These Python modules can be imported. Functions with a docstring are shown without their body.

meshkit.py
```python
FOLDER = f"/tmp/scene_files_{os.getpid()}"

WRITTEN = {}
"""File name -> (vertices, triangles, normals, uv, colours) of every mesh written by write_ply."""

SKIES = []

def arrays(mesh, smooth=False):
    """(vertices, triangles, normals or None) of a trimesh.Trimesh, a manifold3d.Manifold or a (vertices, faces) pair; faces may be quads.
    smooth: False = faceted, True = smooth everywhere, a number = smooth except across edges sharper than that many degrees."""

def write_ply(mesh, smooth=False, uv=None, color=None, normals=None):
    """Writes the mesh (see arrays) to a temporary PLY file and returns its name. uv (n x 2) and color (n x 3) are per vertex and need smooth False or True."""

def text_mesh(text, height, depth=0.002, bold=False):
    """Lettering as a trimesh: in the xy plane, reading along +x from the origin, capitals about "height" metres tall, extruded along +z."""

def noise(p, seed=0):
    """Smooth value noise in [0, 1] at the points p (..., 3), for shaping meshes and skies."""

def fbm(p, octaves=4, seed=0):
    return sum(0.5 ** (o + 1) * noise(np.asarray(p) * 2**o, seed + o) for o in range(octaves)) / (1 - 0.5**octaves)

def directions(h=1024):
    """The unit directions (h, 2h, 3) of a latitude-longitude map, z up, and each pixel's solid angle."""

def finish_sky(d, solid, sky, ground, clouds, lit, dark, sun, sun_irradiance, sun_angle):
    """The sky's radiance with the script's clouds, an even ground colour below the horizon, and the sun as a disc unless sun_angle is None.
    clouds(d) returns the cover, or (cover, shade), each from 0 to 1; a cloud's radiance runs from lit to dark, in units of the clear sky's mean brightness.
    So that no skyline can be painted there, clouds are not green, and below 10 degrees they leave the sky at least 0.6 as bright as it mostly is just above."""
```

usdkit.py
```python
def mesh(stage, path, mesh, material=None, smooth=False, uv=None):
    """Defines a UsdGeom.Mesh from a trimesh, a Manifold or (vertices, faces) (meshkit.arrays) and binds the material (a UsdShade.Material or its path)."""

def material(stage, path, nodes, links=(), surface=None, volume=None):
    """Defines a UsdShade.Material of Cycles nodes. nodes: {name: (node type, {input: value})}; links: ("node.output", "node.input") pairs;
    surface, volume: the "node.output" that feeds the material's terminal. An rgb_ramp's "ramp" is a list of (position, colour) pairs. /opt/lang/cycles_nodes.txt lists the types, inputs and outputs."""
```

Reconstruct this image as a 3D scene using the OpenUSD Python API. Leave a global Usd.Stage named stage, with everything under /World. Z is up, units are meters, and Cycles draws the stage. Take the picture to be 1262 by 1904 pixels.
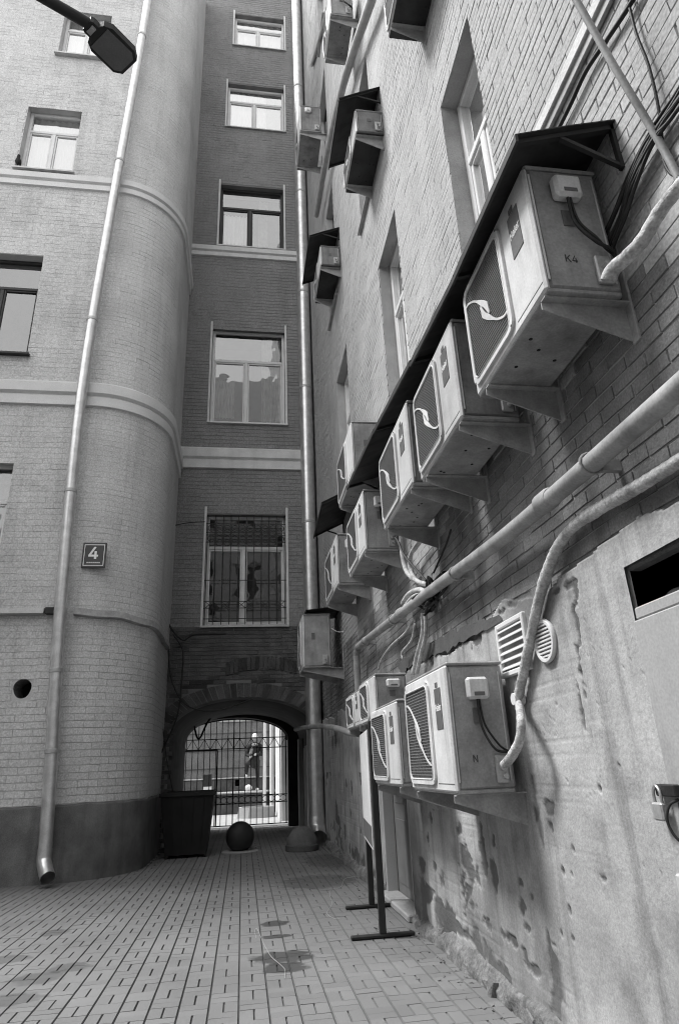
import math, random
import numpy as np, trimesh, manifold3d
from shapely.geometry import Polygon, box as sbox
import usdkit, meshkit
from pxr import Usd, UsdGeom, UsdLux, UsdShade, Gf, Sdf, Vt

stage = Usd.Stage.CreateInMemory()
UsdGeom.SetStageUpAxis(stage, 'Z'); UsdGeom.SetStageMetersPerUnit(stage, 1.0)
UsdGeom.Xform.Define(stage, '/World'); UsdGeom.Scope.Define(stage, '/World/Looks')
rng = np.random.default_rng(7); random.seed(7)
PI = math.pi

# ------------------------------------------------------------------ camera, sky, sun
FPX, PITCH, YAW, ROLL = 1184.65, .380865, .157039, -.044443       # focal length in photograph pixels, angles in radians
EYE = np.array([0, 0, 1.28])
def _axes():
    cy, sy, cp, sp, cr, sr = math.cos(YAW), math.sin(YAW), math.cos(PITCH), math.sin(PITCH), math.cos(ROLL), math.sin(ROLL)
    R0 = np.array([[1, 0, 0], [0, 0, -1], [0, 1, 0]], float); Ry = np.array([[cy, 0, -sy], [0, 1, 0], [sy, 0, cy]])
    Rp = np.array([[1, 0, 0], [0, cp, sp], [0, -sp, cp]]); Rr = np.array([[cr, -sr, 0], [sr, cr, 0], [0, 0, 1]])
    return Rr @ Rp @ Ry @ R0
RC = _axes()
cam = UsdGeom.Camera.Define(stage, '/World/camera')
cam.CreateHorizontalApertureAttr(36.0); cam.CreateVerticalApertureAttr(36.0 * 1024 / 678); cam.CreateFocalLengthAttr(FPX / 1262 * 36)
cam.CreateClippingRangeAttr((0.05, 1000)); cam.CreateExposureAttr(1.75)
m4 = np.eye(4); m4[0, :3] = RC[0]; m4[1, :3] = -RC[1]; m4[2, :3] = -RC[2]; m4[3, :3] = EYE
cam.AddTransformOp().Set(Gf.Matrix4d(*m4.ravel().tolist()))
SUN = np.array([-.48, .14, .86]); SUN /= np.linalg.norm(SUN)
SUN_EL, SUN_ROT = math.asin(SUN[2]), math.atan2(SUN[0], SUN[1])
skym = usdkit.material(stage, '/World/Looks/overcast_sky', {
    's': ('sky_texture', {'sky_type': 'single_scattering', 'sun_disc': False, 'sun_elevation': SUN_EL, 'sun_rotation': SUN_ROT, 'aerosol_density': 2.0}),
    'bw': ('rgb_to_bw', {}), 'n': ('noise_texture', {'scale': 2.2, 'detail': 5}), 'tc': ('texture_coordinate', {}),
    'mr': ('map_range', {'from_min': .25, 'from_max': .75, 'to_min': .85, 'to_max': 1.25}), 'm': ('math', {'math_type': 'multiply', 'value1': 7.0}), 'cl': ('mix_float', {'fac': .75}),
    'b': ('background_shader', {'strength': 0.085})},
    [('s.color', 'bw.color'), ('tc.generated', 'n.vector'), ('n.fac', 'mr.value'), ('mr.result', 'm.value2'), ('bw.val', 'cl.a'), ('m.value', 'cl.b'), ('cl.result', 'b.color')], surface='b.background')
dome = UsdLux.DomeLight.Define(stage, '/World/sky')
UsdShade.MaterialBindingAPI.Apply(dome.GetPrim()).Bind(skym)
dome.GetPrim().SetCustomDataByKey('kind', 'structure')
sun = UsdLux.DistantLight.Define(stage, '/World/sun')
sun.CreateIntensityAttr(0.4); sun.CreateAngleAttr(15.0); sun.CreateNormalizeAttr(True); sun.CreateColorAttr(Gf.Vec3f(1, 1, 1))
zx = np.cross([0, 1, 0], SUN); zx /= np.linalg.norm(zx); zy = np.cross(SUN, zx)
ms = np.eye(4); ms[0, :3], ms[1, :3], ms[2, :3] = zx, zy, SUN
sun.AddTransformOp().Set(Gf.Matrix4d(*ms.ravel().tolist()))

def ray(x, y): return RC.T @ np.array([(x - 631) / FPX, (y - 952) / FPX, 1.])
def at(x, y, **k):                                               # the point seen at a photograph pixel, on the plane X=, Y= or Z=
    d = ray(x, y)
    for a, v in k.items():
        i = 'XYZ'.index(a); return EYE + d * (v - EYE[i]) / d[i]

# ------------------------------------------------------------------ materials (all neutral grey: a black and white picture)
def mat(name, v, rough=.85, var=.12, scale=5., fine=.10, fscale=90., bump=.3, bdist=.004, bscale=70., island=0., metallic=0., drip=0., dscale=(5, 5, .35), chip=None, spec=.3):
    """grey paint, plaster, metal: cloudy and fine tone variation, fine relief; drip = vertical water marks; chip = (primvar, grey) for exposed patches"""
    n = {'g': ('geometry', {}), 'n1': ('noise_texture', {'scale': scale, 'detail': 6, 'roughness': .6}), 'n2': ('noise_texture', {'scale': fscale, 'detail': 3}),
         'a': ('map_range', {'from_min': .3, 'from_max': .7, 'to_min': 1 - var, 'to_max': 1 + var}), 'b': ('map_range', {'from_min': .3, 'from_max': .7, 'to_min': 1 - fine, 'to_max': 1 + fine}),
         'm': ('math', {'math_type': 'multiply'}), 'm2': ('math', {'math_type': 'multiply', 'value2': v}),
         'nb': ('noise_texture', {'scale': bscale, 'detail': 5, 'roughness': .65}), 'bp': ('bump', {'strength': bump, 'distance': bdist}),
         'p': ('principled_bsdf', {'roughness': rough, 'metallic': metallic, 'specular_ior_level': spec})}
    l = [('g.position', 'n1.vector'), ('g.position', 'n2.vector'), ('g.position', 'nb.vector'), ('n1.fac', 'a.value'), ('n2.fac', 'b.value'), ('a.result', 'm.value1'), ('b.result', 'm.value2'),
         ('m.value', 'm2.value1'), ('nb.fac', 'bp.height'), ('bp.normal', 'p.normal')]
    last = 'm2.value'
    if island:
        n['oi'] = ('object_info', {}); n['ad'] = ('math', {'math_type': 'add'}); n['fr'] = ('math', {'math_type': 'fraction'})
        n['ir'] = ('map_range', {'from_min': 0, 'from_max': 1, 'to_min': 1 - island, 'to_max': 1 + island}); n['m3'] = ('math', {'math_type': 'multiply'})
        l += [('g.random_per_island', 'ad.value1'), ('oi.random', 'ad.value2'), ('ad.value', 'fr.value1'), ('fr.value', 'ir.value'), ('ir.result', 'm3.value1'), (last, 'm3.value2')]; last = 'm3.value'
    if drip:
        n['mp'] = ('mapping', {'scale': dscale}); n['nd'] = ('noise_texture', {'scale': 1.0, 'detail': 5, 'roughness': .6}); n['md'] = ('map_range', {'from_min': .5, 'from_max': .75, 'to_min': 1, 'to_max': 1 - drip, 'clamp': True}); n['m4'] = ('math', {'math_type': 'multiply'})
        l += [('g.position', 'mp.vector'), ('mp.vector', 'nd.vector'), ('nd.fac', 'md.value'), ('md.result', 'm4.value1'), (last, 'm4.value2')]; last = 'm4.value'
    if chip:
        n['at'] = ('attribute', {'attribute': chip[0]}); n['mx'] = ('mix_float', {'b': chip[1]})
        n['mk'] = ('math', {'math_type': 'multiply', 'value2': chip[1]})
        l += [('at.fac', 'mx.fac'), (last, 'mx.a'), ('m.value', 'mk.value1'), ('mk.value', 'mx.b')]; last = 'mx.result'
    l.append((last, 'p.base_color'))
    return usdkit.material(stage, '/World/Looks/' + name, n, l, surface='p.BSDF')
M = {
 'wall_right': mat('painted_brick_pale', .39, var=.14, scale=1.3, fine=.24, fscale=60, bscale=45, bump=.6, bdist=.006, island=.05, drip=.10),
 'wall_grime_shade': mat('grime_shade_brick', .205, var=.45, scale=2.1, fine=.22, bscale=38, bump=.9, bdist=.009, island=.10, drip=.45),  # grime, and the shade below the upper units put into the grey
 'mortar_right': mat('joint_pale', .36, var=.2, scale=3, bump=.7, bdist=.006),
 'wall_left': mat('painted_brick_grey', .50, var=.12, scale=.9, fine=.24, fscale=48, bscale=40, bump=.6, bdist=.006, island=.03, drip=.16),
 'mortar_left': mat('joint_grey', .46, var=.1, scale=3, bump=.7, bdist=.006),
 'wall_back': mat('painted_brick_dark', .225, var=.14, scale=.9, fine=.28, fscale=42, bscale=40, bump=.6, bdist=.006, island=.06, drip=.1),
 'mortar_back': mat('joint_dark', .17, var=.2, scale=3, bump=.7, bdist=.006),
 'old_brick': mat('bare_old_brick', .065, var=.45, scale=3, fine=.3, bscale=35, bump=.9, bdist=.01, island=.5),
 'old_mortar': mat('old_joint', .16, var=.4, scale=6, fine=.2, bump=.9, bdist=.01),
 'plaster': mat('old_plaster', .40, var=.22, scale=2.2, fine=.14, bscale=50, bump=.55, bdist=.006, drip=.45, dscale=(11, 11, .55), chip=('chip', .10)),
 'smooth_plaster': mat('smooth_plaster', .46, var=.05, scale=2.2, fine=.08, bump=.3, drip=.05),
 'plinth': mat('plinth_paint', .13, var=.35, scale=2.6, fine=.2, bscale=50, bump=.6, drip=.4),
 'belt': mat('pale_belt_paint', .62, var=.10, scale=3, fine=.12, bump=.5, bdist=.006, drip=.12),
 'belt_left': mat('grey_belt_paint', .62, var=.08, scale=2, fine=.12, bump=.5, bdist=.006),
 'white_paint': mat('white_window_paint', .66, rough=.5, var=.06, scale=6, fine=.05, bump=.1),
 'dark_paint': mat('dark_window_paint', .035, rough=.5, var=.1, scale=6),
 'ac_white': mat('ac_enamel', .62, rough=.45, var=.16, scale=3.5, fine=.08, bump=.08, bdist=.002, drip=.26, dscale=(13, 13, 1.6), island=.05),
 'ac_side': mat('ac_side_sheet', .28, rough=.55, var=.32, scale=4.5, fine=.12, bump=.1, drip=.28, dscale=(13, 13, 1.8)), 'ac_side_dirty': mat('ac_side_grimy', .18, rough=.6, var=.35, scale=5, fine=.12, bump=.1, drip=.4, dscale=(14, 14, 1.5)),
 'ac_grey': mat('ac_enamel_dirty', .50, rough=.5, var=.14, scale=5, fine=.08, bump=.1, bdist=.002, drip=.25, island=.05),
 'ac_dark': mat('ac_label_film', .12, rough=.5, var=.1, scale=8),
 'grille': mat('fan_guard_shade', .13, rough=.6, var=.1, scale=9),
 'grille_wire': mat('fan_guard_wire', .23, rough=.5, var=.08, scale=9),
 'zinc': mat('galvanised_steel', .62, rough=.33, var=.18, scale=7, fine=.08, bump=.1, bdist=.002, metallic=.85),
 'zinc_dull': mat('galvanised_steel_dull', .42, rough=.5, var=.2, scale=6, fine=.1, bump=.15, metallic=.5),
 'bracket': mat('bracket_paint', .33, rough=.6, var=.25, scale=9, fine=.12, bump=.2, drip=.2),
 'black_sheet': mat('black_sheet', .035, rough=.55, var=.4, scale=5, fine=.15, bump=.3),
 'black': mat('black_paint', .025, rough=.55, var=.25, scale=6),
 'rubber': mat('black_cable', .025, rough=.6, var=.2, scale=9),
 'grey_pipe': mat('grey_pipe_paint', .30, rough=.6, var=.35, scale=5, fine=.12, bump=.25, drip=.1),
 'insul': mat('pipe_wrap', .42, rough=.75, var=.4, scale=12, fine=.25, bump=.9, bdist=.012, bscale=25),
 'twine': mat('twine_fibre', .42, var=.2),
 'white_cord': mat('white_cord', .72, rough=.7, var=.1),
 'paver': mat('concrete_paver', .30, rough=.85, var=.10, scale=1.2, fine=.2, fscale=160, bscale=90, bump=.5, island=.13),
 'joint_sand': mat('joint_sand', .07, var=.3, scale=9, bump=.8, bdist=.01),
 'concrete': mat('concrete', .34, var=.15, scale=4, fine=.15, bump=.6, bdist=.006, drip=.1),
 'passage_shade': mat('passage_shade_render', .04, var=.4, scale=3, fine=.25, bump=.7, bdist=.01),  # darkness of the passage put into the colour of vault, sides and rear wall
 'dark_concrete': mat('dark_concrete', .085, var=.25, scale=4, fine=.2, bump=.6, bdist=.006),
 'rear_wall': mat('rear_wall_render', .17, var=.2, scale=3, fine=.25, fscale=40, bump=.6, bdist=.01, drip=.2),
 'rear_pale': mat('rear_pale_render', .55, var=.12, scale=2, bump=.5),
 'footing': mat('crumbling_concrete', .17, var=.4, scale=7, fine=.3, fscale=45, bscale=28, bump=1., bdist=.02),
 'stone': mat('footing_stone', .18, var=.3, scale=6, fine=.25, bscale=30, bump=.9, bdist=.012, island=.2),
 'steel_door': mat('hatch_steel', .37, rough=.55, var=.12, scale=3, fine=.1, bump=.15, drip=.25),
 'door_paint': mat('door_paint', .20, rough=.6, var=.15, scale=3, drip=.2),
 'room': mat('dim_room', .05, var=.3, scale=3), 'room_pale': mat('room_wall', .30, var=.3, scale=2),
 'curtain': mat('white_blind', .78, var=.06, scale=3), 'dim_curtain': mat('grey_curtain', .28, var=.3, scale=4),
 'void': mat('hole_shade', .02, var=.3, scale=4),  # near black that paints the darkness inside holes, ducts and unlit panes
 'cloth_dark': mat('dark_cloth', .03, rough=.9, var=.3, scale=9), 'cloth_mid': mat('grey_cloth', .16, rough=.9, var=.3, scale=12), 'skin': mat('skin', .30, rough=.6, var=.06), 'white_cloth': mat('white_cloth', .72, var=.06),
 'plate': mat('number_plate', .07, rough=.4, var=.1), 'letter': mat('white_letter', .75, rough=.5, var=.04),
 'graffiti': mat('marker_ink', .05, rough=.6),
}
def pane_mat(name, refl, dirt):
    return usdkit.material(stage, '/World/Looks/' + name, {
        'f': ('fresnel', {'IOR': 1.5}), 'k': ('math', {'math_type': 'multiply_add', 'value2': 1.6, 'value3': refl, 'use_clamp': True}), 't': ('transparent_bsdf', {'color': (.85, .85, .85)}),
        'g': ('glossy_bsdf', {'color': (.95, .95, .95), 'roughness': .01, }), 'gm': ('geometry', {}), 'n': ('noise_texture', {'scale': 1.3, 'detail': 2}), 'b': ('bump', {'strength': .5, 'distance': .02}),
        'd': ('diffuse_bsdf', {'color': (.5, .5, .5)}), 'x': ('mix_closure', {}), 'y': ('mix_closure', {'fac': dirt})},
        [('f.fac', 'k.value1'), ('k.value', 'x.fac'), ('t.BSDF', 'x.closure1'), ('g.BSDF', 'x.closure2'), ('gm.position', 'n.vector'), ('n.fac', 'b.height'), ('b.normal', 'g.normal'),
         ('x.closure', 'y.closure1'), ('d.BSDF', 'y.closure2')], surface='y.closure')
M['pane'] = pane_mat('window_glass', .16, .02); M['plain_pane'] = pane_mat('plain_window_glass', .02, .02); M['brightened_pane'] = pane_mat('brightened_window_glass', .36, .05)

# ------------------------------------------------------------------ helpers
taken = {}
def numbered(path):
    n = taken.get(path, 0); taken[path] = n + 1
    return path if n == 0 else f'{path}_{n:03d}'
def pp(parent): return '/World' if parent is None else str(parent.GetPath())
def meta(p, label=None, cat=None, group=None, kind=None):
    for k, v in (('label', label), ('category', cat), ('group', group), ('kind', kind)):
        if v: p.SetCustomDataByKey(k, v)
    return p
def thing(name, label, cat, loc=(0, 0, 0), rz=0., group=None):
    x = UsdGeom.Xform.Define(stage, numbered('/World/' + name))
    x.AddTranslateOp().Set(Gf.Vec3d(*map(float, loc)))
    if rz: x.AddRotateZOp().Set(float(rz))
    return meta(x.GetPrim(), label, cat, group)
class MB:
    """collects shapes that become one mesh"""
    def __init__(s): s.v, s.f, s.n = [], [], 0
    def add(s, v, f):
        v = np.asarray(v, float); f = np.asarray(f, int)
        if f.shape[1] == 4: f = np.vstack([f[:, [0, 1, 2]], f[:, [0, 2, 3]]])
        s.v.append(v); s.f.append(f + s.n); s.n += len(v); return s
    def tm(s, m): return s.add(m.vertices, m.faces)
    def arrays(s): return np.vstack(s.v), np.vstack(s.f)
def build(name, mb, m, parent=None, smooth=False, label=None, kind=None, T=None, attrs=None):
    v, f = mb.arrays() if isinstance(mb, MB) else (np.asarray(mb.vertices), np.asarray(mb.faces)) if hasattr(mb, 'vertices') else meshkit.arrays(mb)[:2]
    used = np.unique(f)
    if len(used) < len(v):
        mp = np.zeros(len(v), int); mp[used] = np.arange(len(used)); v, f = v[used], mp[f]; attrs = {k: np.asarray(a)[used] for k, a in (attrs or {}).items()}
    if T is not None: v = T(v)
    p = usdkit.mesh(stage, numbered(pp(parent) + '/' + name), (v, f), M[m], smooth=smooth)
    for k, a in (attrs or {}).items():
        UsdGeom.PrimvarsAPI(p).CreatePrimvar(k, Sdf.ValueTypeNames.FloatArray, 'vertex').Set(Vt.FloatArray.FromNumpy(np.asarray(a, np.float32)))
    if label or kind: meta(p.GetPrim(), label=label, kind=kind)
    return p.GetPrim()
def single(name, mb, m, label, cat, group=None, smooth=False): return meta(build(name, mb, m, None, smooth), label, cat, group)
_s = np.array([[x, y, z] for x in (-1, 1) for y in (-1, 1) for z in (-1, 1)], float)
def _tmpl():
    e = .2; v = []
    for c in _s:
        for k in range(3):
            w = c * (1 - e); w[k] = c[k]; v.append(w)
    v = np.array(v); h = trimesh.Trimesh(v, process=False).convex_hull
    idx = [int(np.argmin(np.linalg.norm(v - p, axis=1))) for p in h.vertices]
    return np.array([[k for k in range(3)] * 8]).ravel(), np.repeat(_s, 3, 0), np.array(idx)[h.faces]
_TA, _TC, _TF = _tmpl()
def bx(mb, x0, x1, y0, y1, z0, z1, b=0.):
    """a box, its edges chamfered by b"""
    lo, hi = np.array([min(x0, x1), min(y0, y1), min(z0, z1)], float), np.array([max(x0, x1), max(y0, y1), max(z0, z1)], float)
    c, h = (lo + hi) / 2, (hi - lo) / 2
    if b <= 0:
        return mb.add(c + _s * h, [[0, 1, 3, 2], [4, 6, 7, 5], [0, 4, 5, 1], [2, 3, 7, 6], [0, 2, 6, 4], [1, 5, 7, 3]])
    b = min(b, h.min() * .8); v = np.empty((24, 3))
    for i in range(24):
        w = _TC[i] * (h - b); w[_TA[i]] = _TC[i][_TA[i]] * h[_TA[i]]; v[i] = w + c
    return mb.add(v, _TF)
def tube(mb, pts, r, sides=10, cap=True):
    p = np.asarray(pts, float); r = np.broadcast_to(r, (len(p),)).astype(float)
    t = np.gradient(p, axis=0); t /= np.linalg.norm(t, axis=1, keepdims=True) + 1e-12
    a = np.zeros_like(p); ref = np.array([0, 0, 1.]) if abs(t[0, 2]) < .9 else np.array([1., 0, 0])
    a[0] = np.cross(t[0], ref)
    for i in range(1, len(p)): a[i] = a[i - 1] - t[i] * (a[i - 1] @ t[i])
    a /= np.linalg.norm(a, axis=1, keepdims=True) + 1e-12; b = np.cross(t, a)
    g = np.arange(sides) * 2 * PI / sides
    v = (p[:, None] + r[:, None, None] * (np.cos(g)[None, :, None] * a[:, None] + np.sin(g)[None, :, None] * b[:, None])).reshape(-1, 3)
    i, j = np.meshgrid(np.arange(len(p) - 1), np.arange(sides), indexing='ij'); k = (j + 1) % sides
    q = np.stack([i * sides + j, i * sides + k, (i + 1) * sides + k, (i + 1) * sides + j], -1).reshape(-1, 4)
    mb.add(v, q)
    if cap:
        for base in (0, (len(p) - 1) * sides): mb.add(v[base:base + sides], [[0, i, i + 1] for i in range(1, sides - 1)])
    return mb
def curve(pts, n=8):
    """a smooth curve through the points (Catmull-Rom)"""
    p = np.asarray(pts, float); p = np.vstack([2 * p[0] - p[1], p, 2 * p[-1] - p[-2]]); out = []
    for i in range(1, len(p) - 2):
        for t in np.linspace(0, 1, n, endpoint=False):
            a, b, c, d = p[i - 1:i + 3]
            out.append(.5 * (2 * b + (c - a) * t + (2 * a - 5 * b + 4 * c - d) * t * t + (3 * b - a - 3 * c + d) * t ** 3))
    return np.array(out + [p[-2]])
def bar(mb, a, b, w, h=None, up=(0, 0, 1)):
    """a straight square bar from a to b"""
    a, b = np.asarray(a, float), np.asarray(b, float); t = b - a; t /= np.linalg.norm(t); up = np.asarray(up, float)
    if abs(t @ up) > .95: up = np.array([1., 0, 0])
    s = np.cross(t, up); s /= np.linalg.norm(s); u = np.cross(s, t); h = h or w
    v = [q + s * i * w / 2 + u * j * h / 2 for q in (a, b) for i in (-1, 1) for j in (-1, 1)]
    return mb.add(v, [[0, 1, 3, 2], [4, 6, 7, 5], [0, 4, 5, 1], [2, 3, 7, 6], [0, 2, 6, 4], [1, 5, 7, 3]])
def ring(mb, c, r, w, ax='y', n=16):
    g = np.linspace(0, 2 * PI, n + 1); z = np.zeros_like(g)
    p = {'y': np.stack([r * np.cos(g), z, r * np.sin(g)], 1), 'x': np.stack([z, r * np.cos(g), r * np.sin(g)], 1), 'z': np.stack([r * np.cos(g), r * np.sin(g), z], 1)}[ax]
    return tube(mb, np.asarray(c) + p, w, 6, cap=False)
def extr(poly, t):
    """polygon (a, b) extruded 0..t"""
    gs = getattr(poly, 'geoms', [poly])
    return trimesh.util.concatenate([trimesh.creation.extrude_polygon(g, t, engine='earcut') for g in gs])
class Frame:
    """a wall's own axes: u along it, v up, d into it"""
    def __init__(s, o, u, d): s.o, s.u, s.d = np.array(o, float), np.array(u, float), np.array(d, float)
    def __call__(s, v): v = np.asarray(v, float); return s.o + v[:, :1] * s.u + v[:, 1:2] * np.array([0, 0, 1.]) + v[:, 2:3] * s.d

# ------------------------------------------------------------------ brickwork: real bricks a few millimetres proud of the joints
def courses(u0, u1, v0, v1, L, Hc, holes, skip=None, open_p=.3):
    """[(ua, ub, va, vb)] of the running bond between the openings; most joints are clogged with paint and thin, some stand open"""
    out, k = [], 0
    v = v0
    while v + Hc * .6 < v1:
        top = min(v + Hc, v1); mid = (v + top) / 2
        cuts = sorted((a, b) for a, b, c, d in holes if c < mid < d)
        spans, x = [], u0
        for a, b in cuts:
            if a > x: spans.append((x, min(a, u1)))
            x = max(x, b)
        if x < u1: spans.append((x, u1))
        for a, b in spans:
            e = a - (L * (.5 * (k % 2)) + (a - u0) % L) % L
            while e < b - .01:
                ee = e + L; ua, ub = max(e, a), min(ee, b)
                if ub - ua > .035 and not (skip and skip((ua + ub) / 2, mid)): out.append((ua, ub, v, top))
                e = ee
        v = top; k += 1
    return out
def brick_geo(rows, place, proud=.005, open_p=.3, joint=.009, seed=1, wave=None, split=1):
    """vertices (n, 8, 3) of the bricks, placed by place(u, v, d)"""
    r = np.random.default_rng(seed); R = np.array(rows); n = len(R)
    pr = np.clip(open_p * (np.ones(n) if wave is None else wave(R)), 0, 1)[:, None] * np.array([.45, .45, 1, 1]); isop = r.random((n, 4)) < pr
    op = np.where(isop, joint * r.uniform(.3, 1.0, (n, 4)), .0004)
    u0, u1, v0, v1 = R[:, 0] + op[:, 0] / 2, R[:, 1] - op[:, 1] / 2, R[:, 2] + op[:, 2] / 2, R[:, 3] - op[:, 3] / 2
    d = proud * np.where(isop.any(1), r.uniform(.75, 1.1, n), r.uniform(.93, 1.03, n)); b = np.where(isop.any(1), .003, .0012)
    tilt = r.normal(0, .0006, (n, 2))
    v = np.zeros((n, 8 * split, 3)); D_ = u1 - u0                                # on a curve a brick is cut into strips so that its face follows the wall
    for k in range(split):
        for i, (su, sv) in enumerate(((0, 0), (1, 0), (1, 1), (0, 1))):
            U, V = u0 + D_ * (k + su) / split, np.where(sv, v1, v0); fu = U - u0
            bu = b * (1 if k + su == 0 else -1 if k + su == split else 0)
            v[:, 8 * k + i] = np.stack([U, V, np.full(n, .004)], 1)
            v[:, 8 * k + 4 + i] = np.stack([U + bu, V + (b if not sv else -b), -(d + tilt[:, 0] * (2 * (k + su) / split - 1) + tilt[:, 1] * (2 * sv - 1))], 1)
    return place(v.reshape(-1, 3)).reshape(n, 8 * split, 3)
BF = np.array([[4, 5, 6, 7], [0, 1, 5, 4], [1, 2, 6, 5], [2, 3, 7, 6], [3, 0, 4, 7]])
def lay(parent, V, m, score, cap=300, field='brick_field'):
    """the bricks that show largest as objects of their own, the rest joined"""
    o = np.argsort(score); own, rest = o[:cap], o[cap:]; m8 = V.shape[1]
    F8 = np.vstack([BF + 8 * k for k in range(m8 // 8)])
    for i in own: build('brick', MB().add(V[i], F8), m, parent)
    if len(rest):
        f = (F8[None] + (np.arange(len(rest)) * m8)[:, None, None]).reshape(-1, 4)
        build(field, MB().add(V[rest].reshape(-1, 3), f), m, parent, kind='stuff')
def dist(V):
    """how small a brick shows: distance, with those out of the picture last"""
    c = V.mean(1) - EYE; q = c @ RC.T; x, y = 631 + FPX * q[:, 0] / q[:, 2], 952 + FPX * q[:, 1] / q[:, 2]
    ok = (q[:, 2] > .1) & (x > 0) & (x < 1262) & (y > 0) & (y < 1904)
    return np.where(ok, np.linalg.norm(c, axis=1), 1e3 + np.linalg.norm(c, axis=1))

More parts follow.
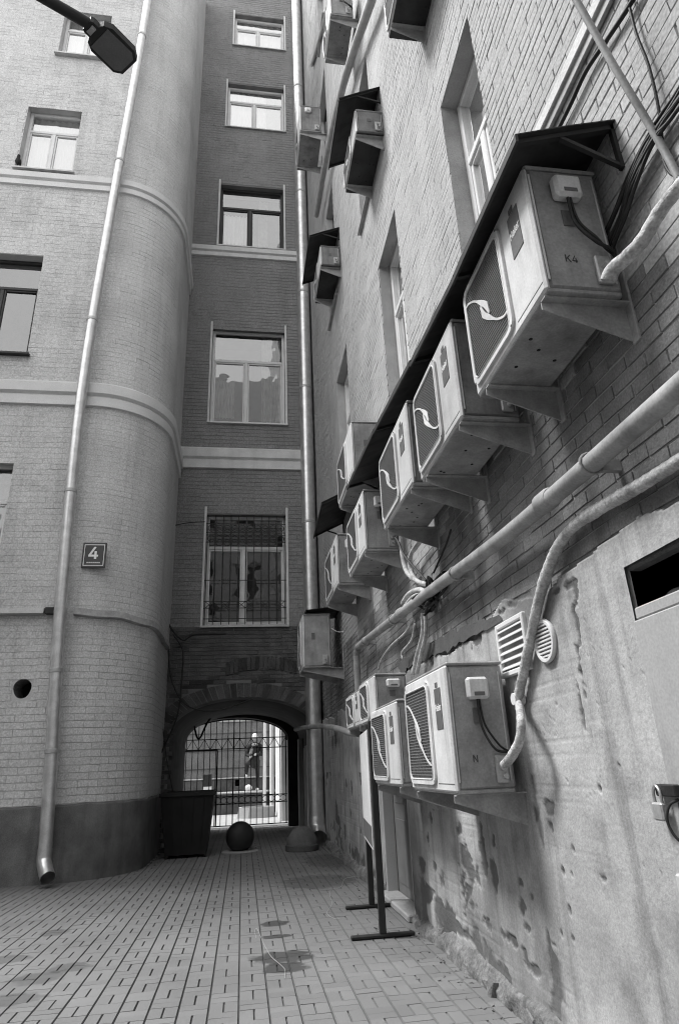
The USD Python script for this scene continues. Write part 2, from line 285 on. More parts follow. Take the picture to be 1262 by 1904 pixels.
# ------------------------------------------------------------------ windows
def window(parent, F, u0, u1, v0, v1, inset=.14, m='white_paint', transom=.30, blind=None, sill='zinc_dull', label=None, bars=.055, mull=.5, back='room', grille=False, sill_out=.06, glass='pane'):
    fr = MB(); a = bars; t = v1 - (v1 - v0) * transom; um = u0 + (u1 - u0) * mull; d0, d1 = inset, inset + .07
    for q in ((u0, u0 + a, v0, v1), (u1 - a, u1, v0, v1), (u0 + a, u1 - a, v1 - a, v1), (u0 + a, u1 - a, v0, v0 + a)): bx(fr, q[0], q[1], q[2], q[3], d0, d1, .008)
    bx(fr, u0 + a, u1 - a, t - a * .55, t + a * .55, d0 - .004, d1, .008); bx(fr, um - a * .6, um + a * .6, v0 + a, t - a * .55, d0 - .004, d1, .008)
    for s0, s1 in ((u0 + a, um - a * .6), (um + a * .6, u1 - a)):          # the casements' own frames
        b = a * .55; w0, w1 = v0 + a, t - a * .55
        for q in ((s0, s0 + b, w0, w1), (s1 - b, s1, w0, w1), (s0 + b, s1 - b, w1 - b, w1), (s0 + b, s1 - b, w0, w0 + b)): bx(fr, q[0] + .002, q[1] - .002, q[2] + .002, q[3] - .002, d0 + .012, d1 - .006, .005)
    w = build('window', fr, m, parent, T=F, label=label)
    for s0, s1, w0, w1 in ((u0 + a, u1 - a, t + a * .55, v1 - a), (u0 + a * 1.5, um - a * 1.1, v0 + a * 1.5, t - a * 1.1), (um + a * 1.1, u1 - a * 1.5, v0 + a * 1.5, t - a * 1.1)):
        build('pane', MB().add([[s0, w0, d1 - .03], [s1, w0, d1 - .031], [s1, w1, d1 - .027], [s0, w1, d1 - .029]], [[0, 1, 2, 3]]), glass, w, T=F)
    bk = MB(); D = inset + .75; e = .002
    c = np.array([[u0 - e, v0 - e], [u1 + e, v0 - e], [u1 + e, v1 + e], [u0 - e, v1 + e]])
    fv = np.vstack([np.c_[c, np.full(4, d1 + .002)], np.c_[c, np.full(4, D)]])
    bk.add(fv, [[0, 1, 5, 4], [1, 2, 6, 5], [2, 3, 7, 6], [3, 0, 4, 7], [4, 5, 6, 7]])
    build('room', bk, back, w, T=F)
    for (b0, b1, c0, c1, mm) in (blind or ()):                               # curtains and blinds: gently pleated cloth
        n = 24; U = u0 + a + (u1 - u0 - 2 * a) * np.linspace(b0, b1, n); z0, z1 = v0 + (v1 - v0) * c0, v0 + (v1 - v0) * c1
        dd = d1 + .09 + .02 * np.sin(np.arange(n) * 1.9 + u0 * 7)
        vv = np.vstack([np.c_[U, np.full(n, z0), dd], np.c_[U, np.full(n, z1), dd]])
        build('curtain', MB().add(vv, [[i, i + 1, n + i + 1, n + i] for i in range(n - 1)]), mm, w, T=F)
    if sill:
        s = MB(); n = 2
        sv = [[u0 - .05, v0 + .02, inset], [u1 + .05, v0 + .02, inset], [u1 + .05, v0 - .015, -sill_out], [u0 - .05, v0 - .015, -sill_out], [u1 + .05, v0 - .05, -sill_out], [u0 - .05, v0 - .05, -sill_out], [u0 - .05, v0 - .048, -.006], [u1 + .05, v0 - .048, -.006]]
        s.add(sv, [[0, 1, 2, 3], [3, 2, 4, 5], [5, 4, 7, 6]]).add([sv[0], sv[3], sv[5], sv[6], sv[1], sv[2], sv[4], sv[7]], [[0, 1, 2, 3], [4, 7, 6, 5]])
        build('sill', s, sill, w, T=F)
    if grille:
        g = MB(); n = 11
        for i in range(n):
            u = u0 + .03 + (u1 - u0 - .06) * i / (n - 1); bar(g, (u, v0 + .02, .03), (u, v1 + .03, .03), .016, up=(1, 0, 0))
        hz = [v0 + .14, v0 + .36, v0 + .50, v0 + .95, v1 - .62, v1 - .46, v1 - .40, v1 - .20, v1 - .02]
        for z in hz: bar(g, (u0, z, .03), (u1, z, .03), .014, up=(0, 0, 1))
        for i in range(n - 1):
            u = u0 + .03 + (u1 - u0 - .06) * (i + .5) / (n - 1)
            for z in (v1 - .54, v1 - .30): ring(g, (u, z, .03), .07, .008, 'z', 12)
        for i in (0, 2, 4, 5, 7, 9):
            u = u0 + .03 + (u1 - u0 - .06) * i / (n - 1); s = (u1 - u0 - .06) / (n - 1)
            bar(g, (u, v0 + .36, .03), (u + s, v0 + .50, .03), .011, up=(0, 0, 1)); bar(g, (u, v0 + .50, .034), (u + s, v0 + .36, .034), .011, up=(0, 0, 1))
        build('grille', g, 'black', w, T=F)
    return w
def inset_rect(r, e=0): return sbox(r[0] - e, r[2] - e, r[1] + e, r[3] + e)

# ================================================================== the long wall with the air conditioners
W, YB, YL = 1.54, 13.0, 10.1
RB = thing('brick_building', 'tall pale painted brick house along the alley carrying the stacked rows of air conditioners', 'building', (0, 0, 0))
FR = Frame((W, 0, 0), (0, 1, 0), (1, 0, 0))
RWIN = [(2.76, 3.44, 4.25, 6.28), (4.98, 5.86, 4.6, 6.86), (8.25, 9.35, 5.1, 7.5), (5.62, 6.62, 8.2, 10.35), (8.85, 9.75, 9.0, 11.7), (9.05, 10.3, 13.0, 15.3), (2.2, 2.95, 7.3, 9.4), (8.75, 9.6, 16.6, 18.6)]
HATCH = (1.20, 2.29, .90, 1.985); DOOR = (6.32, 7.55, .0, 1.86)
wall = sbox(-9, 0, YB + 4.5, 27).difference(sbox(-20, -1, -19, 0))
for r in RWIN + [HATCH]: wall = wall.difference(inset_rect(r))
wall = wall.difference(sbox(DOOR[0], -.5, DOOR[1], DOOR[3]))
build('wall', extr(wall, .42), 'mortar_right', RB, T=FR)
rag = lambda y: 2.12 + .10 * (meshkit.fbm(np.stack([np.asarray(y) * 1.7, np.zeros_like(y), np.zeros_like(y)], -1), 4, 3) - .5) * 2
rows = courses(.95, YB, 2.0, 26.9, .235, .068, RWIN, skip=lambda u, v: v < float(rag(np.array([u]))[0]) - .02)
wv = lambda R: .25 + 2.6 * np.clip(meshkit.fbm(np.stack([R[:, 0] * .55, R[:, 2] * .7, np.zeros(len(R))], -1), 3, 9) - .38, 0, 1) * 2
def wavy(F, a):
    def place(v):
        v = np.array(v, float); k = np.c_[v[:, 0] * 1.7, v[:, 1] * 1.1, np.zeros(len(v))]
        v[:, 1] += a * (meshkit.noise(k, 5) - .5) * 2 + a * .7 * (meshkit.noise(k * 4.1, 6) - .5); v[:, 2] -= a * .35 * (meshkit.noise(k * 2.3, 7) - .5); return F(v)
    return place
V = brick_geo(rows, wavy(FR, .010), .0075, .42, .011, 3, wv)
grime_shade = np.array([r[2] for r in rows]) < 2.98 + .35 * (meshkit.fbm(np.array([[r[0] * 1.1, r[2] * .4, 0] for r in rows]), 4, 77) - .5) * 2  # lower bricks: dirtier, and darkened for the shade under the upper row
lay(RB, V[~grime_shade], 'wall_right', dist(V[~grime_shade]), 130); lay(RB, V[grime_shade], 'wall_grime_shade', dist(V[grime_shade]), 170, 'grimy_brick_field')
for i, r in enumerate(RWIN):
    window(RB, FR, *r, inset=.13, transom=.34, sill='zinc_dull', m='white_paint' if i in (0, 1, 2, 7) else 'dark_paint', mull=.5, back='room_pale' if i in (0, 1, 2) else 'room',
           blind=((0, 1, 0, 1, 'dim_curtain'),) if i in (0, 1) else (), bars=.06,
           label='white framed window above the nearest metal canopy' if i == 0 else None)
# old plaster on the lower storey, broken away in places
chips = [(868, 1600, 14, 50), (884, 1690, 13, 40), (905, 1590, 5, 45), (858, 1545, 9, 25), (925, 1560, 6, 22), (930, 1640, 5, 18), (915, 1720, 10, 12), (955, 1745, 12, 9), (880, 1745, 30, 8), (1000, 1800, 20, 8), (870, 1590, 9, 18), (880, 1625, 11, 22), (878, 1660, 10, 26), (893, 1630, 6, 20), (899, 1540, 4, 18), (978, 1690, 5, 14), (988, 1725, 9, 11), (994, 1600, 4, 14), (976, 1640, 5, 7), (996, 1668, 5, 7), (1056, 1621, 4, 8),
         (1072, 1626, 4, 6), (1069, 1695, 3, 9), (1075, 1745, 7, 12), (1053, 1738, 3, 7), (1130, 1632, 7, 6), (1160, 1425, 6, 10), (1163, 1438, 4, 5), (1124, 1465, 3, 7), (1078, 1105, 7, 30), (1083, 1165, 5, 40), (1087, 1240, 6, 45), (1090, 1320, 3, 45),
         (1070, 1085, 18, 9), (1040, 1100, 14, 6), (830, 1690, 14, 13), (852, 1722, 18, 9), (800, 1662, 9, 14), (1035, 1755, 14, 3), (1170, 1270, 5, 14), (1168, 1240, 4, 6), (800, 1560, 3, 14), (805, 1520, 3, 10), (812, 1610, 4, 8), (1075, 1580, 3, 4), (985, 1780, 5, 12),
         (760, 1230, 30, 20), (800, 1215, 32, 20), (850, 1190, 34, 17), (905, 1160, 30, 12), (935, 1140, 16, 9), (1000, 1090, 22, 6), (960, 1120, 12, 7), (1110, 1000, 30, 8), (1170, 965, 16, 9), (1150, 985, 20, 6), (895, 1185, 10, 14)]
ny, nz = 800, 250
yy, zz = np.meshgrid(np.concatenate([np.linspace(1.0, 4.6, 480), np.linspace(4.615, YB - .02, ny - 480)]), np.linspace(0.02, 2.36, nz), indexing='ij')
P = np.stack([yy, zz, np.zeros_like(yy)], -1)
chip = np.zeros_like(yy); wob = meshkit.fbm(P * 9, 4, 21) - .5; wob2 = meshkit.fbm(P * 28, 3, 22) - .5
for cx, cy, rx, ry in chips:
    c = at(cx, cy, X=W); e = abs(at(cx + rx, cy, X=W)[1] - c[1]); g = abs(at(cx, cy + ry, X=W)[2] - c[2]) + .004
    chip = np.maximum(chip, np.clip(1.25 - np.sqrt(((yy - c[1]) / e) ** 2 + ((zz - c[2]) / g) ** 2) + wob * 2.6 + wob2 * 1.1, 0, 1))
low = np.clip((.42 + .2 * np.sin(yy * 1.3) - zz) * 6, 0, 1)
chip = np.maximum(chip, np.clip(low * (meshkit.fbm(P * 5, 4, 31) * 3.4 - 1.40), 0, 1))
chip = np.maximum(chip, np.clip((meshkit.fbm(P * np.array([3, 3, 1]), 5, 44) - .72) * 14, 0, 1) * (yy > 2.6)); chip = np.maximum(chip, np.clip((meshkit.fbm(P * np.array([2.6, 1.5, 1]) + 3, 5, 45) - .60) * 12, 0, 1) * np.clip((yy - 3.2) * 2, 0, 1) * (zz < 1.2))
crk = np.abs(meshkit.fbm(P * 1.6, 4, 52) - .5); chip = np.maximum(chip, np.clip(1 - crk / .0035, 0, 1) * .55 * (meshkit.fbm(P * .8, 2, 5) > .5))
chip = np.clip((chip - .40) * 5, 0, 1)
dirt = .95 * np.clip(meshkit.fbm(P * np.array([1.6, 1.1, 1]) + 7, 5, 71) * 2.4 - 1.05, 0, 1) * (.25 + np.clip((zz - 1.35) * 1.6, 0, 1) + np.clip((.75 - zz) * 1.3, 0, .8)) + .5 * np.clip(meshkit.fbm(P * np.array([9, .9, 1]), 4, 72) * 3 - 1.75, 0, 1) * np.clip((zz - 1.0), 0, 1)
dirt = np.clip(dirt + .30 * np.clip((meshkit.fbm(P * 6, 4, 73) - .55) * 5, 0, 1), 0, .8)
edge = zz > rag(yy)
x = W - (.016 + .010 * meshkit.fbm(P * 2.2, 4, 8) + .003 * meshkit.fbm(P * 14, 3, 9)) * (1 - .38 * chip) - .001 + .006 * chip * wob2 - .02 * np.clip(.5 - zz, 0, .5) * meshkit.fbm(P * 3, 2, 4)
idx = np.arange(yy.size).reshape(yy.shape)
q = np.stack([idx[:-1, :-1], idx[1:, :-1], idx[1:, 1:], idx[:-1, 1:]], -1)
cyy, czz = (yy[:-1, :-1] + yy[1:, 1:]) / 2, (zz[:-1, :-1] + zz[1:, 1:]) / 2
keep = (czz < rag(cyy)) & ~((cyy > HATCH[0] - .0) & (cyy < HATCH[1]) & (czz > HATCH[2]) & (czz < HATCH[3])) & ~((cyy > DOOR[0]) & (cyy < DOOR[1]) & (czz < DOOR[3]))
edgev = (zz > rag(yy) - .03)
crs = np.abs(((zz / .068 + .25 * meshkit.noise(P * 2, 3)) % 1) - .5) * 2; rowk = np.floor(zz / .068 + .25 * meshkit.noise(P * 2, 3)); hdj = np.abs((((yy + .118 * (rowk % 2)) / .235) % 1) - .5) * 2
showb = np.clip((meshkit.fbm(P * np.array([1.3, 1.6, 1]) + 11, 4, 91) - .42) * 5, 0, 1) * np.clip((yy - 2.3) * 1.2, .25, 1)
x = x + .0038 * showb * np.clip(np.maximum((crs - .86) / .14, (hdj - .95) / .05), 0, 1)
x = np.where(edgev, W - .002, x)
build('plaster_coat', MB().add(np.stack([x, yy, zz], -1).reshape(-1, 3), q[keep].reshape(-1, 4)), 'plaster', RB, smooth=True, attrs={'chip': np.where(edgev, .8, np.maximum(chip * .92, dirt)).ravel()})
bp_ = np.array([at(*p, X=W)[1:] for p in [(738, 1238), (800, 1196), (845, 1176), (880, 1160), (935, 1140), (944, 1152), (905, 1172), (868, 1192), (830, 1214), (790, 1232), (756, 1250)]])
ring_ = np.vstack([bp_, bp_[:1]]); dens = np.concatenate([np.linspace(ring_[i], ring_[i + 1], 9)[:-1] for i in range(len(bp_))]); dens += (np.stack([meshkit.noise(np.c_[dens * 11, np.zeros(len(dens))], k) for k in (1, 2)], 1) - .5) * [.09, .06]
BANDP = Polygon(dens).buffer(0)
build('broken_band', extr(BANDP, .004), 'dark_concrete', RB, T=lambda v: np.c_[W - .030 - v[:, 2], v[:, 0], v[:, 1]], label='dark sheet painting the shade of a ragged gap in the fallen plaster')  # dark sheet; its colour stands for the shaded depth of the gap
# smooth newer render below the hatch, a thin sheet on the old plaster
b = MB(); bx(b, W - .038, W - .001, .2, 2.36, .012, .885, .006); build('render_patch', b, 'smooth_plaster', RB)
# broken footing: a rough ledge of crumbling concrete with stones in it
fy, ft = np.meshgrid(np.linspace(1.2, YB - .05, 420), np.linspace(0, 1, 9), indexing='ij')
Q = np.stack([fy, ft * .4, np.zeros_like(fy)], -1); rr = .02 + .085 * meshkit.fbm(Q * np.array([2.6, 2, 1]), 4, 61)
hh = .04 + .15 * meshkit.fbm(Q * np.array([2.1, 0, 1]), 4, 62); ang = ft * PI / 2; nzz = .03 * (meshkit.fbm(Q * 11, 4, 63) - .5)
for y0, y1 in ((DOOR[0] - .04, DOOR[1] + .04),): rr = np.where((fy > y0) & (fy < y1), .02, rr); hh = np.where((fy > y0) & (fy < y1), .02, hh)
fv = np.stack([W - .004 - (rr + nzz + .02) * np.cos(ang), fy, (hh + nzz) * np.sin(ang) - .01], -1).reshape(-1, 3); ii = np.arange(fy.size).reshape(fy.shape)
build('footing', MB().add(fv, np.stack([ii[:-1, :-1], ii[1:, :-1], ii[1:, 1:], ii[:-1, 1:]], -1).reshape(-1, 4)), 'footing', RB, smooth=40)
for i in range(34):
    y = 2.2 + i * .27 + rng.uniform(-.1, .1); L = rng.uniform(.10, .28); h = rng.uniform(.05, .13); d = rng.uniform(.05, .09)
    if DOOR[0] - .1 < y < DOOR[1]: continue
    pt = rng.uniform(-1, 1, (26, 3)); pt /= np.linalg.norm(pt, axis=1, keepdims=True) ** .55
    hull = trimesh.Trimesh(pt * [d * .75, L / 2, h * .75]).convex_hull; hull.apply_transform(trimesh.transformations.rotation_matrix(rng.uniform(-.4, .4), [1, .3, .5])); hull.apply_translation([W - d * .45, y, h * .30])
    build('footing_stone', MB().tm(hull), 'stone', RB)
# hatch: dark opening above a steel sheet
u0, u1, v0, v1 = HATCH; vt = 1.765
b = MB(); fv = [[u0, v0, .0], [u1, v0, .0], [u1, v1, .0], [u0, v1, .0], [u0, v0, .4], [u1, v0, .4], [u1, v1, .4], [u0, v1, .4]]
b.add(fv, [[0, 1, 5, 4], [1, 2, 6, 5], [2, 3, 7, 6], [3, 0, 4, 7], [4, 5, 6, 7]])
hat = build('hatch', b, 'room', RB, T=FR, label='dark barred opening over a padlocked steel sheet')
b = MB(); bx(b, u0 + .01, u1 + .012, v0 + .004, vt, -.026, -.012, .005); build('steel_sheet', b, 'steel_door', hat, T=FR)
b = MB(); bx(b, u0 + .01, u1 - .001, vt + .002, vt + .05, -.02, .034, .006); build('top_rail', b, 'steel_door', hat, T=FR)
b = MB(); bx(b, u0 - .05, u1 - .001, v1 - .02, v1 + .015, -.012, .05, .008); build('lintel', b, 'dark_concrete', hat, T=FR)
b = MB(); tube(b, curve([(W + .14, 2.3, 1.77), (W + .12, 2.26, 1.84), (W + .13, 2.2, 1.86), (W + .15, 2.1, 1.84), (W + .2, 2.0, 1.80)]), .018, 8); build('hose', b, 'grey_pipe', hat, smooth=60)
b = MB(); tube(b, [(W + .2, 2.2, 1.76), (W + .2, 2.21, 1.98)], .02, 8); build('pipe_stub', b, 'grey_pipe', hat, smooth=60)
# door
u0, u1, v0, v1 = DOOR
b = MB(); bx(b, u0 + .03, u1 - .03, v0 + .02, v1 - .03, .10, .14, .006)
for z0, z1 in ((.15, .75), (.9, 1.7)): bx(b, u0 + .14, u1 - .14, z0, z1, .092, .101, .004)
dr = build('door', b, 'door_paint', RB, T=FR)
b = MB()
for q in ((u0, u0 + .05, v0, v1), (u1 - .05, u1, v0, v1), (u0 + .05, u1 - .05, v1 - .05, v1)): bx(b, q[0] - .001, q[1] + .001, q[2], q[3] + .001, -.022, .10, .006)
build('door_frame', b, 'smooth_plaster', dr, T=FR)
b = MB(); bx(b, u0 + .07, u0 + .11, .78, 1.0, .08, .094, .004); tube(b, [(u0 + .09, .93, .09), (u0 + .09, .93, .05), (u0 + .2, .93, .05)], .011, 8); build('handle', b, 'black', dr, T=FR)
b = MB(); bx(b, u0 - .02, u1 + .02, 0, .06, -.10, .1, .012); build('doorstep', b, 'concrete', dr, T=FR)

# ================================================================== the house with the rounded corner
XS, RAD = -1.47, 1.2; CX, CY = XS - RAD, YL + RAD; HL = 23.5
LB = thing('brick_building', 'grey painted brick house with a rounded corner and dark painted plinth', 'building')
FL = Frame((0, YL, 0), (1, 0, 0), (0, 1, 0))
FLAT = CX; ARC = RAD * PI / 2
def wrap(v):
    """u runs along the front (u = X), round the corner and down the side; d is depth into the wall"""
    v = np.asarray(v, float); u, z, d = v[:, 0], v[:, 1], v[:, 2]; s = u - FLAT; th = np.clip(s / RAD, 0, PI / 2); r = RAD - d
    X = np.where(s <= 0, u, np.where(s < ARC, CX + r * np.sin(th), XS - d)); Y = np.where(s <= 0, YL + d, np.where(s < ARC, CY - r * np.cos(th), CY + (s - ARC)))
    return np.stack([X, Y, z], 1)
UEND = FLAT + ARC + (YB - CY)
LWIN = [(-4.30, -3.27, 16.3, 17.9), (-4.68, -3.60, 12.74, 14.6), (-5.25, -3.88, 8.31, 10.55), (-4.95, -3.80, 3.95, 6.2), (-7.2, -6.1, 12.74, 14.6), (-7.6, -6.4, 8.31, 10.55)]
HOLE = Polygon([(-3.18 + .125 * math.cos(a) * (1 + .06 * math.sin(3 * a)), 2.53 + .14 * math.sin(a)) for a in np.linspace(0, 2 * PI, 24, endpoint=False)])
poly = sbox(-9, 0, FLAT, HL).difference(HOLE)
for r in LWIN: poly = poly.difference(inset_rect(r))
wb = MB().tm(extr(poly, .42)); v, f = wb.arrays(); wb = MB().add(FL(v), f)
n = 26; us = np.concatenate([np.linspace(FLAT, FLAT + ARC, n), [UEND]]); wv_ = wrap(np.vstack([np.c_[us, np.zeros(len(us)), np.zeros(len(us))], np.c_[us, np.full(len(us), HL), np.zeros(len(us))]]))
wb.add(wv_, [[i, i + 1, len(us) + i + 1, len(us) + i] for i in range(len(us) - 1)])
build('wall', wb, 'mortar_left', LB)
b = MB(); b.tm(extr(Polygon([(-9, YL), (FLAT, YL)] + [(CX + RAD * math.sin(t), CY - RAD * math.cos(t)) for t in np.linspace(0, PI / 2, 12)] + [(XS, YB + 4.5), (-9, YB + 4.5)]), .3)); v, f = b.arrays(); v[:, 2] += HL + .002; build('roof', MB().add(v, f), 'zinc_dull', LB)
rows = courses(-6.6, UEND, .96, HL - .1, .27, .1, LWIN + [(-3.32, -3.04, 2.38, 2.69)])
wvl = lambda R: np.clip(2.2 - (R[:, 2] - .9) * .9, .05, 2.2) + .8 * np.clip(meshkit.fbm(np.stack([R[:, 0] * .6, R[:, 2] * .5, np.zeros(len(R))], -1), 3, 19) - .45, 0, 1)
wavy_ = wavy(lambda v: v, .008); arcb = np.array([FLAT - .28 < (r[0] + r[1]) / 2 < FLAT + ARC + .1 for r in rows]); rows = np.array(rows)
V = brick_geo(rows[~arcb], lambda v: wrap(wavy_(v)), .0065, .36, .011, 5, wvl); lay(LB, V, 'wall_left', dist(V), 150)
V = brick_geo(rows[arcb], lambda v: wrap(wavy_(v)), .0065, .36, .011, 6, wvl, split=4); lay(LB, V, 'wall_left', dist(V), 150, 'curved_brick_field')
tubeh = MB(); g = np.linspace(0, 2 * PI, 24, endpoint=False); c = np.array(HOLE.exterior.coords)[:-1]
fv = np.vstack([np.c_[c, np.full(24, .003)], np.c_[c, np.full(24, .41)]]); tubeh.add(fv, [[i, (i + 1) % 24, 24 + (i + 1) % 24, 24 + i] for i in range(24)]).add(fv[24:], [[0, i, i + 1] for i in range(1, 23)])
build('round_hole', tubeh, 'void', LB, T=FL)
def sweep(prof, u0, u1, zf=None, step=.1):
    """profile [(d, z)] swept along the wrapped wall"""
    us = np.arange(u0, u1 + step / 2, step); k = len(prof); vs = np.array([[u, z + (zf(u) if zf else 0), d] for u in us for d, z in prof])
    b = MB().add(wrap(vs), [[i * k + j, (i + 1) * k + j, (i + 1) * k + (j + 1) % k, i * k + (j + 1) % k] for i in range(len(us) - 1) for j in range(k)])
    for e in (0, len(us) - 1): b.add(wrap(vs[e * k:e * k + k]), [[0, j, j + 1] for j in range(1, k - 1)])
    return b
def belt(z, h): return [(.0, z), (-.05, z + .01), (-.055, z + h * .38), (-.03, z + h * .46), (-.085, z + h * .54), (-.095, z + h * .92), (-.02, z + h + .03), (0, z + h + .03)]
build('string_course', sweep(belt(12.3, .34), -7, UEND - .01), 'belt_left', LB, smooth=35)
build('string_course', sweep(belt(7.28, .46), -7, UEND - .01), 'belt_left', LB, smooth=35)
build('plinth', sweep([(.0, -.05), (-.03, -.05), (-.03, .93), (-.012, .955), (0, .957)], -7, UEND - .01, lambda u: .012 * math.sin(u * 5.3) * math.sin(u * 2.1) + .006 * math.sin(u * 17)), 'plinth', LB, smooth=35)
led = lambda u: -.10 * np.clip((u + 2.6) / 2.2, 0, 1) ** 1.5 + .012 * math.sin(u * 9) * (u > -2.6)
build('ledge_flashing', sweep([(.0, 3.72), (-.10, 3.70), (-.11, 3.62), (-.10, 3.615), (-.05, 3.60), (0, 3.60)], -7, -2.98), 'zinc_dull', LB, smooth=20)
build('ledge_flashing', sweep([(.0, 3.72), (-.07, 3.70), (-.08, 3.60), (-.02, 3.58), (0, 3.58)], -2.58, UEND - .5, led), 'bracket', LB, smooth=20, label='bent loose flashing round the corner')
LBL = [((0, 1, 0, 1, 'curtain'),), ((0, 1, 0, 1, 'curtain'),), ((0, .35, 0, .66, 'dim_curtain'),), ((0, 1, 0, 1, 'dim_curtain'),), ((0, 1, 0, 1, 'curtain'),), ()]
for i, r in enumerate(LWIN):
    window(LB, FL, *r, inset=.16, transom=.30, m='dark_paint' if i in (2, 5) else 'white_paint', blind=LBL[i], sill='zinc_dull' if i != 2 else 'dark_paint', sill_out=.10, bars=.06, back='room', glass='brightened_pane' if i in (0, 1, 4) else 'pane')

# ================================================================== the block across the end, over the archway
BB = thing('brick_building', 'dark brick block closing the alley end, pale belts, five stacked windows over a low archway', 'building')
FB = Frame((0, YB, 0), (1, 0, 0), (0, 1, 0))
BWIN = [(-.56, .97, 21.95, 23.45), (-.70, .94, 18.38, 20.2), (-.80, .89, 13.98, 16.12), (-.86, .88, 8.74, 11.36), (-.83, .86, 4.04, 6.45)]
AX0, AX1, ASP, ACR = -1.40, 1.42, 1.93, 2.62
def arch(x0, x1, zs, zc, n=24):
    c, h, r = (x0 + x1) / 2, zc - zs, (x1 - x0) / 2; t = np.linspace(PI, 0, n)
    return [(c + r * math.cos(a), zs + h * math.sin(a) ** .9) for a in t]
A = arch(AX0, AX1, ASP, ACR)
apoly = Polygon([(AX0, -.5)] + A + [(AX1, -.5)])
poly = sbox(XS - .6, -.3, W - .001, 26.5).difference(apoly)
for r in BWIN: poly = poly.difference(inset_rect(r))
build('wall', extr(poly, .45), 'mortar_back', BB, T=FB)
def in_arch(u, v):
    xs = [p[0] for p in A]; zs = [p[1] for p in A]
    return AX0 < u < AX1 and v < np.interp(u, xs, zs) + .31
rows = courses(XS - .3, W - .01, 4.0, 26.2, .26, .095, BWIN)
V = brick_geo(rows, FB, .0085, .36, .012, 11, lambda R: .35 + 2.2 * np.clip(meshkit.fbm(np.stack([R[:, 0] * .8, R[:, 2] * .5, np.zeros(len(R))], -1), 3, 29) - .40, 0, 1) * 2)
lay(BB, V, 'wall_back', dist(V), 140)
rows = courses(XS - .3, W - .01, .0, 3.99, .24, .08, [], skip=lambda u, v: in_arch(u, v))
V = brick_geo(rows, FB, .014, .8, .014, 12); lay(BB, V, 'old_brick', dist(V), 110, 'bare_brick_field')
t = np.linspace(PI * .985, PI * .015, 37)                                          # soldier bricks of the arch
for i in range(36):
    ia, ib = t[i] - .006, t[i + 1] + .006; c, r = (AX0 + AX1) / 2, (AX1 - AX0) / 2; h = ACR - ASP
    e = lambda a, o: (c + (r + o) * math.cos(a), ASP + (h + o) * math.sin(a) ** .9)
    k = [e(ia, .004), e(ib, .004), e(ib, .27), e(ia, .27)]; d = rng.uniform(.012, .026)
    vv = [[*p, .004] for p in k] + [[*p, -d] for p in k]
    build('arch_brick', MB().add(vv, BF), 'old_brick', BB, T=FB)
for i in range(17):                                                              # a shallow relieving arch above, its bricks on end
    x = -.35 + i * .083; z = 3.15 - .25 * ((x - .32) / 1.0) ** 2
    b = MB(); bx(b, x, x + .07, z, z + .26, -.018 - rng.uniform(0, .012), .003, .005); build('arch_brick', b, 'old_brick', BB, T=FB)
# vault and sides of the passage
YE = 17.2
b = MB(); ya, ye = YB + .44, YE; n = len(A)
b.add(np.vstack([[(x, ya, z) for x, z in A], [(x, ye, z) for x, z in A]]), [[i, i + 1, n + i + 1, n + i] for i in range(n - 1)])
build('vault', b, 'passage_shade', BB, smooth=60)
for x_ in (AX0, AX1): build('passage_wall', MB().add([(x_, ya, -.2), (x_, ye, -.2), (x_, ye, ASP), (x_, ya, ASP)], [[0, 1, 2, 3]]), 'passage_shade', BB)
b = MB(); bx(b, 1.36, 1.419, 14.2, 15.1, 0, 1.75, .01); bx(b, 1.33, 1.365, 14.3, 15.0, .02, 1.7, .008); build('passage_door', b, 'concrete', BB)
b = MB(); bx(b, 1.30, 1.419, 16.0, 16.25, 0, 1.95, .02); build('passage_pier', b, 'concrete', BB)
RA = arch(-1.58, 1.14, 1.98, 2.56); rp = sbox(-4, -.3, 4, 24).difference(Polygon([(-1.58, -.5)] + RA + [(1.14, -.5)]))
build('rear_wall', extr(rp, .35), 'passage_shade', BB, T=Frame((0, YE, 0), (1, 0, 0), (0, 1, 0)))
b = MB(); bx(b, XS - .6, 1.94, YB + .002, YE + .33, 26.52, 26.8); build('roof', b, 'zinc_dull', BB)
for z, h in ((13.58, .32), (7.54, .50)):
    pr = belt(z, h); k = len(pr); vv = [[u, q[1], q[0]] for u in (XS - .02, W - .02) for q in pr]
    b = MB().add(vv, [[j, k + j, k + (j + 1) % k, (j + 1) % k] for j in range(k)]); build('string_course', b, 'belt', BB, T=FB)
BBL = [((0, 1, 0, 1, 'curtain'),), ((0, .70, 0, 1, 'curtain'), (.80, .86, 0, .96, 'dim_curtain')), ((.0, .44, 0, .62, 'curtain'), (.62, .78, 0, .9, 'dim_curtain')), ((.7, 1, 0, 1, 'dim_curtain'), (0, .3, .1, .5, 'dim_curtain')), ()]
for i, r in enumerate(BWIN):
    w = window(BB, FB, *r, inset=.12, transom=.33 if i != 4 else .30, m='dark_paint' if i == 2 else 'white_paint', blind=BBL[i], sill='white_paint' if i == 3 else 'zinc_dull', bars=.065, mull=.47, grille=i == 4, glass='brightened_pane' if i < 2 else 'plain_pane' if i == 4 else 'pane')
    tr = MB(); e = .05                                                              # pale painted band on the reveal round the opening
    for q in ((r[0] - e, r[0], r[2] - .02, r[3] + .18), (r[1], r[1] + e, r[2] - .02, r[3] + .18)):
        tr = MB(); bx(tr, q[0] + .001, q[1] - .001, q[2], q[3], -.016, .0, .004); build('surround', tr, 'belt', w, T=FB)

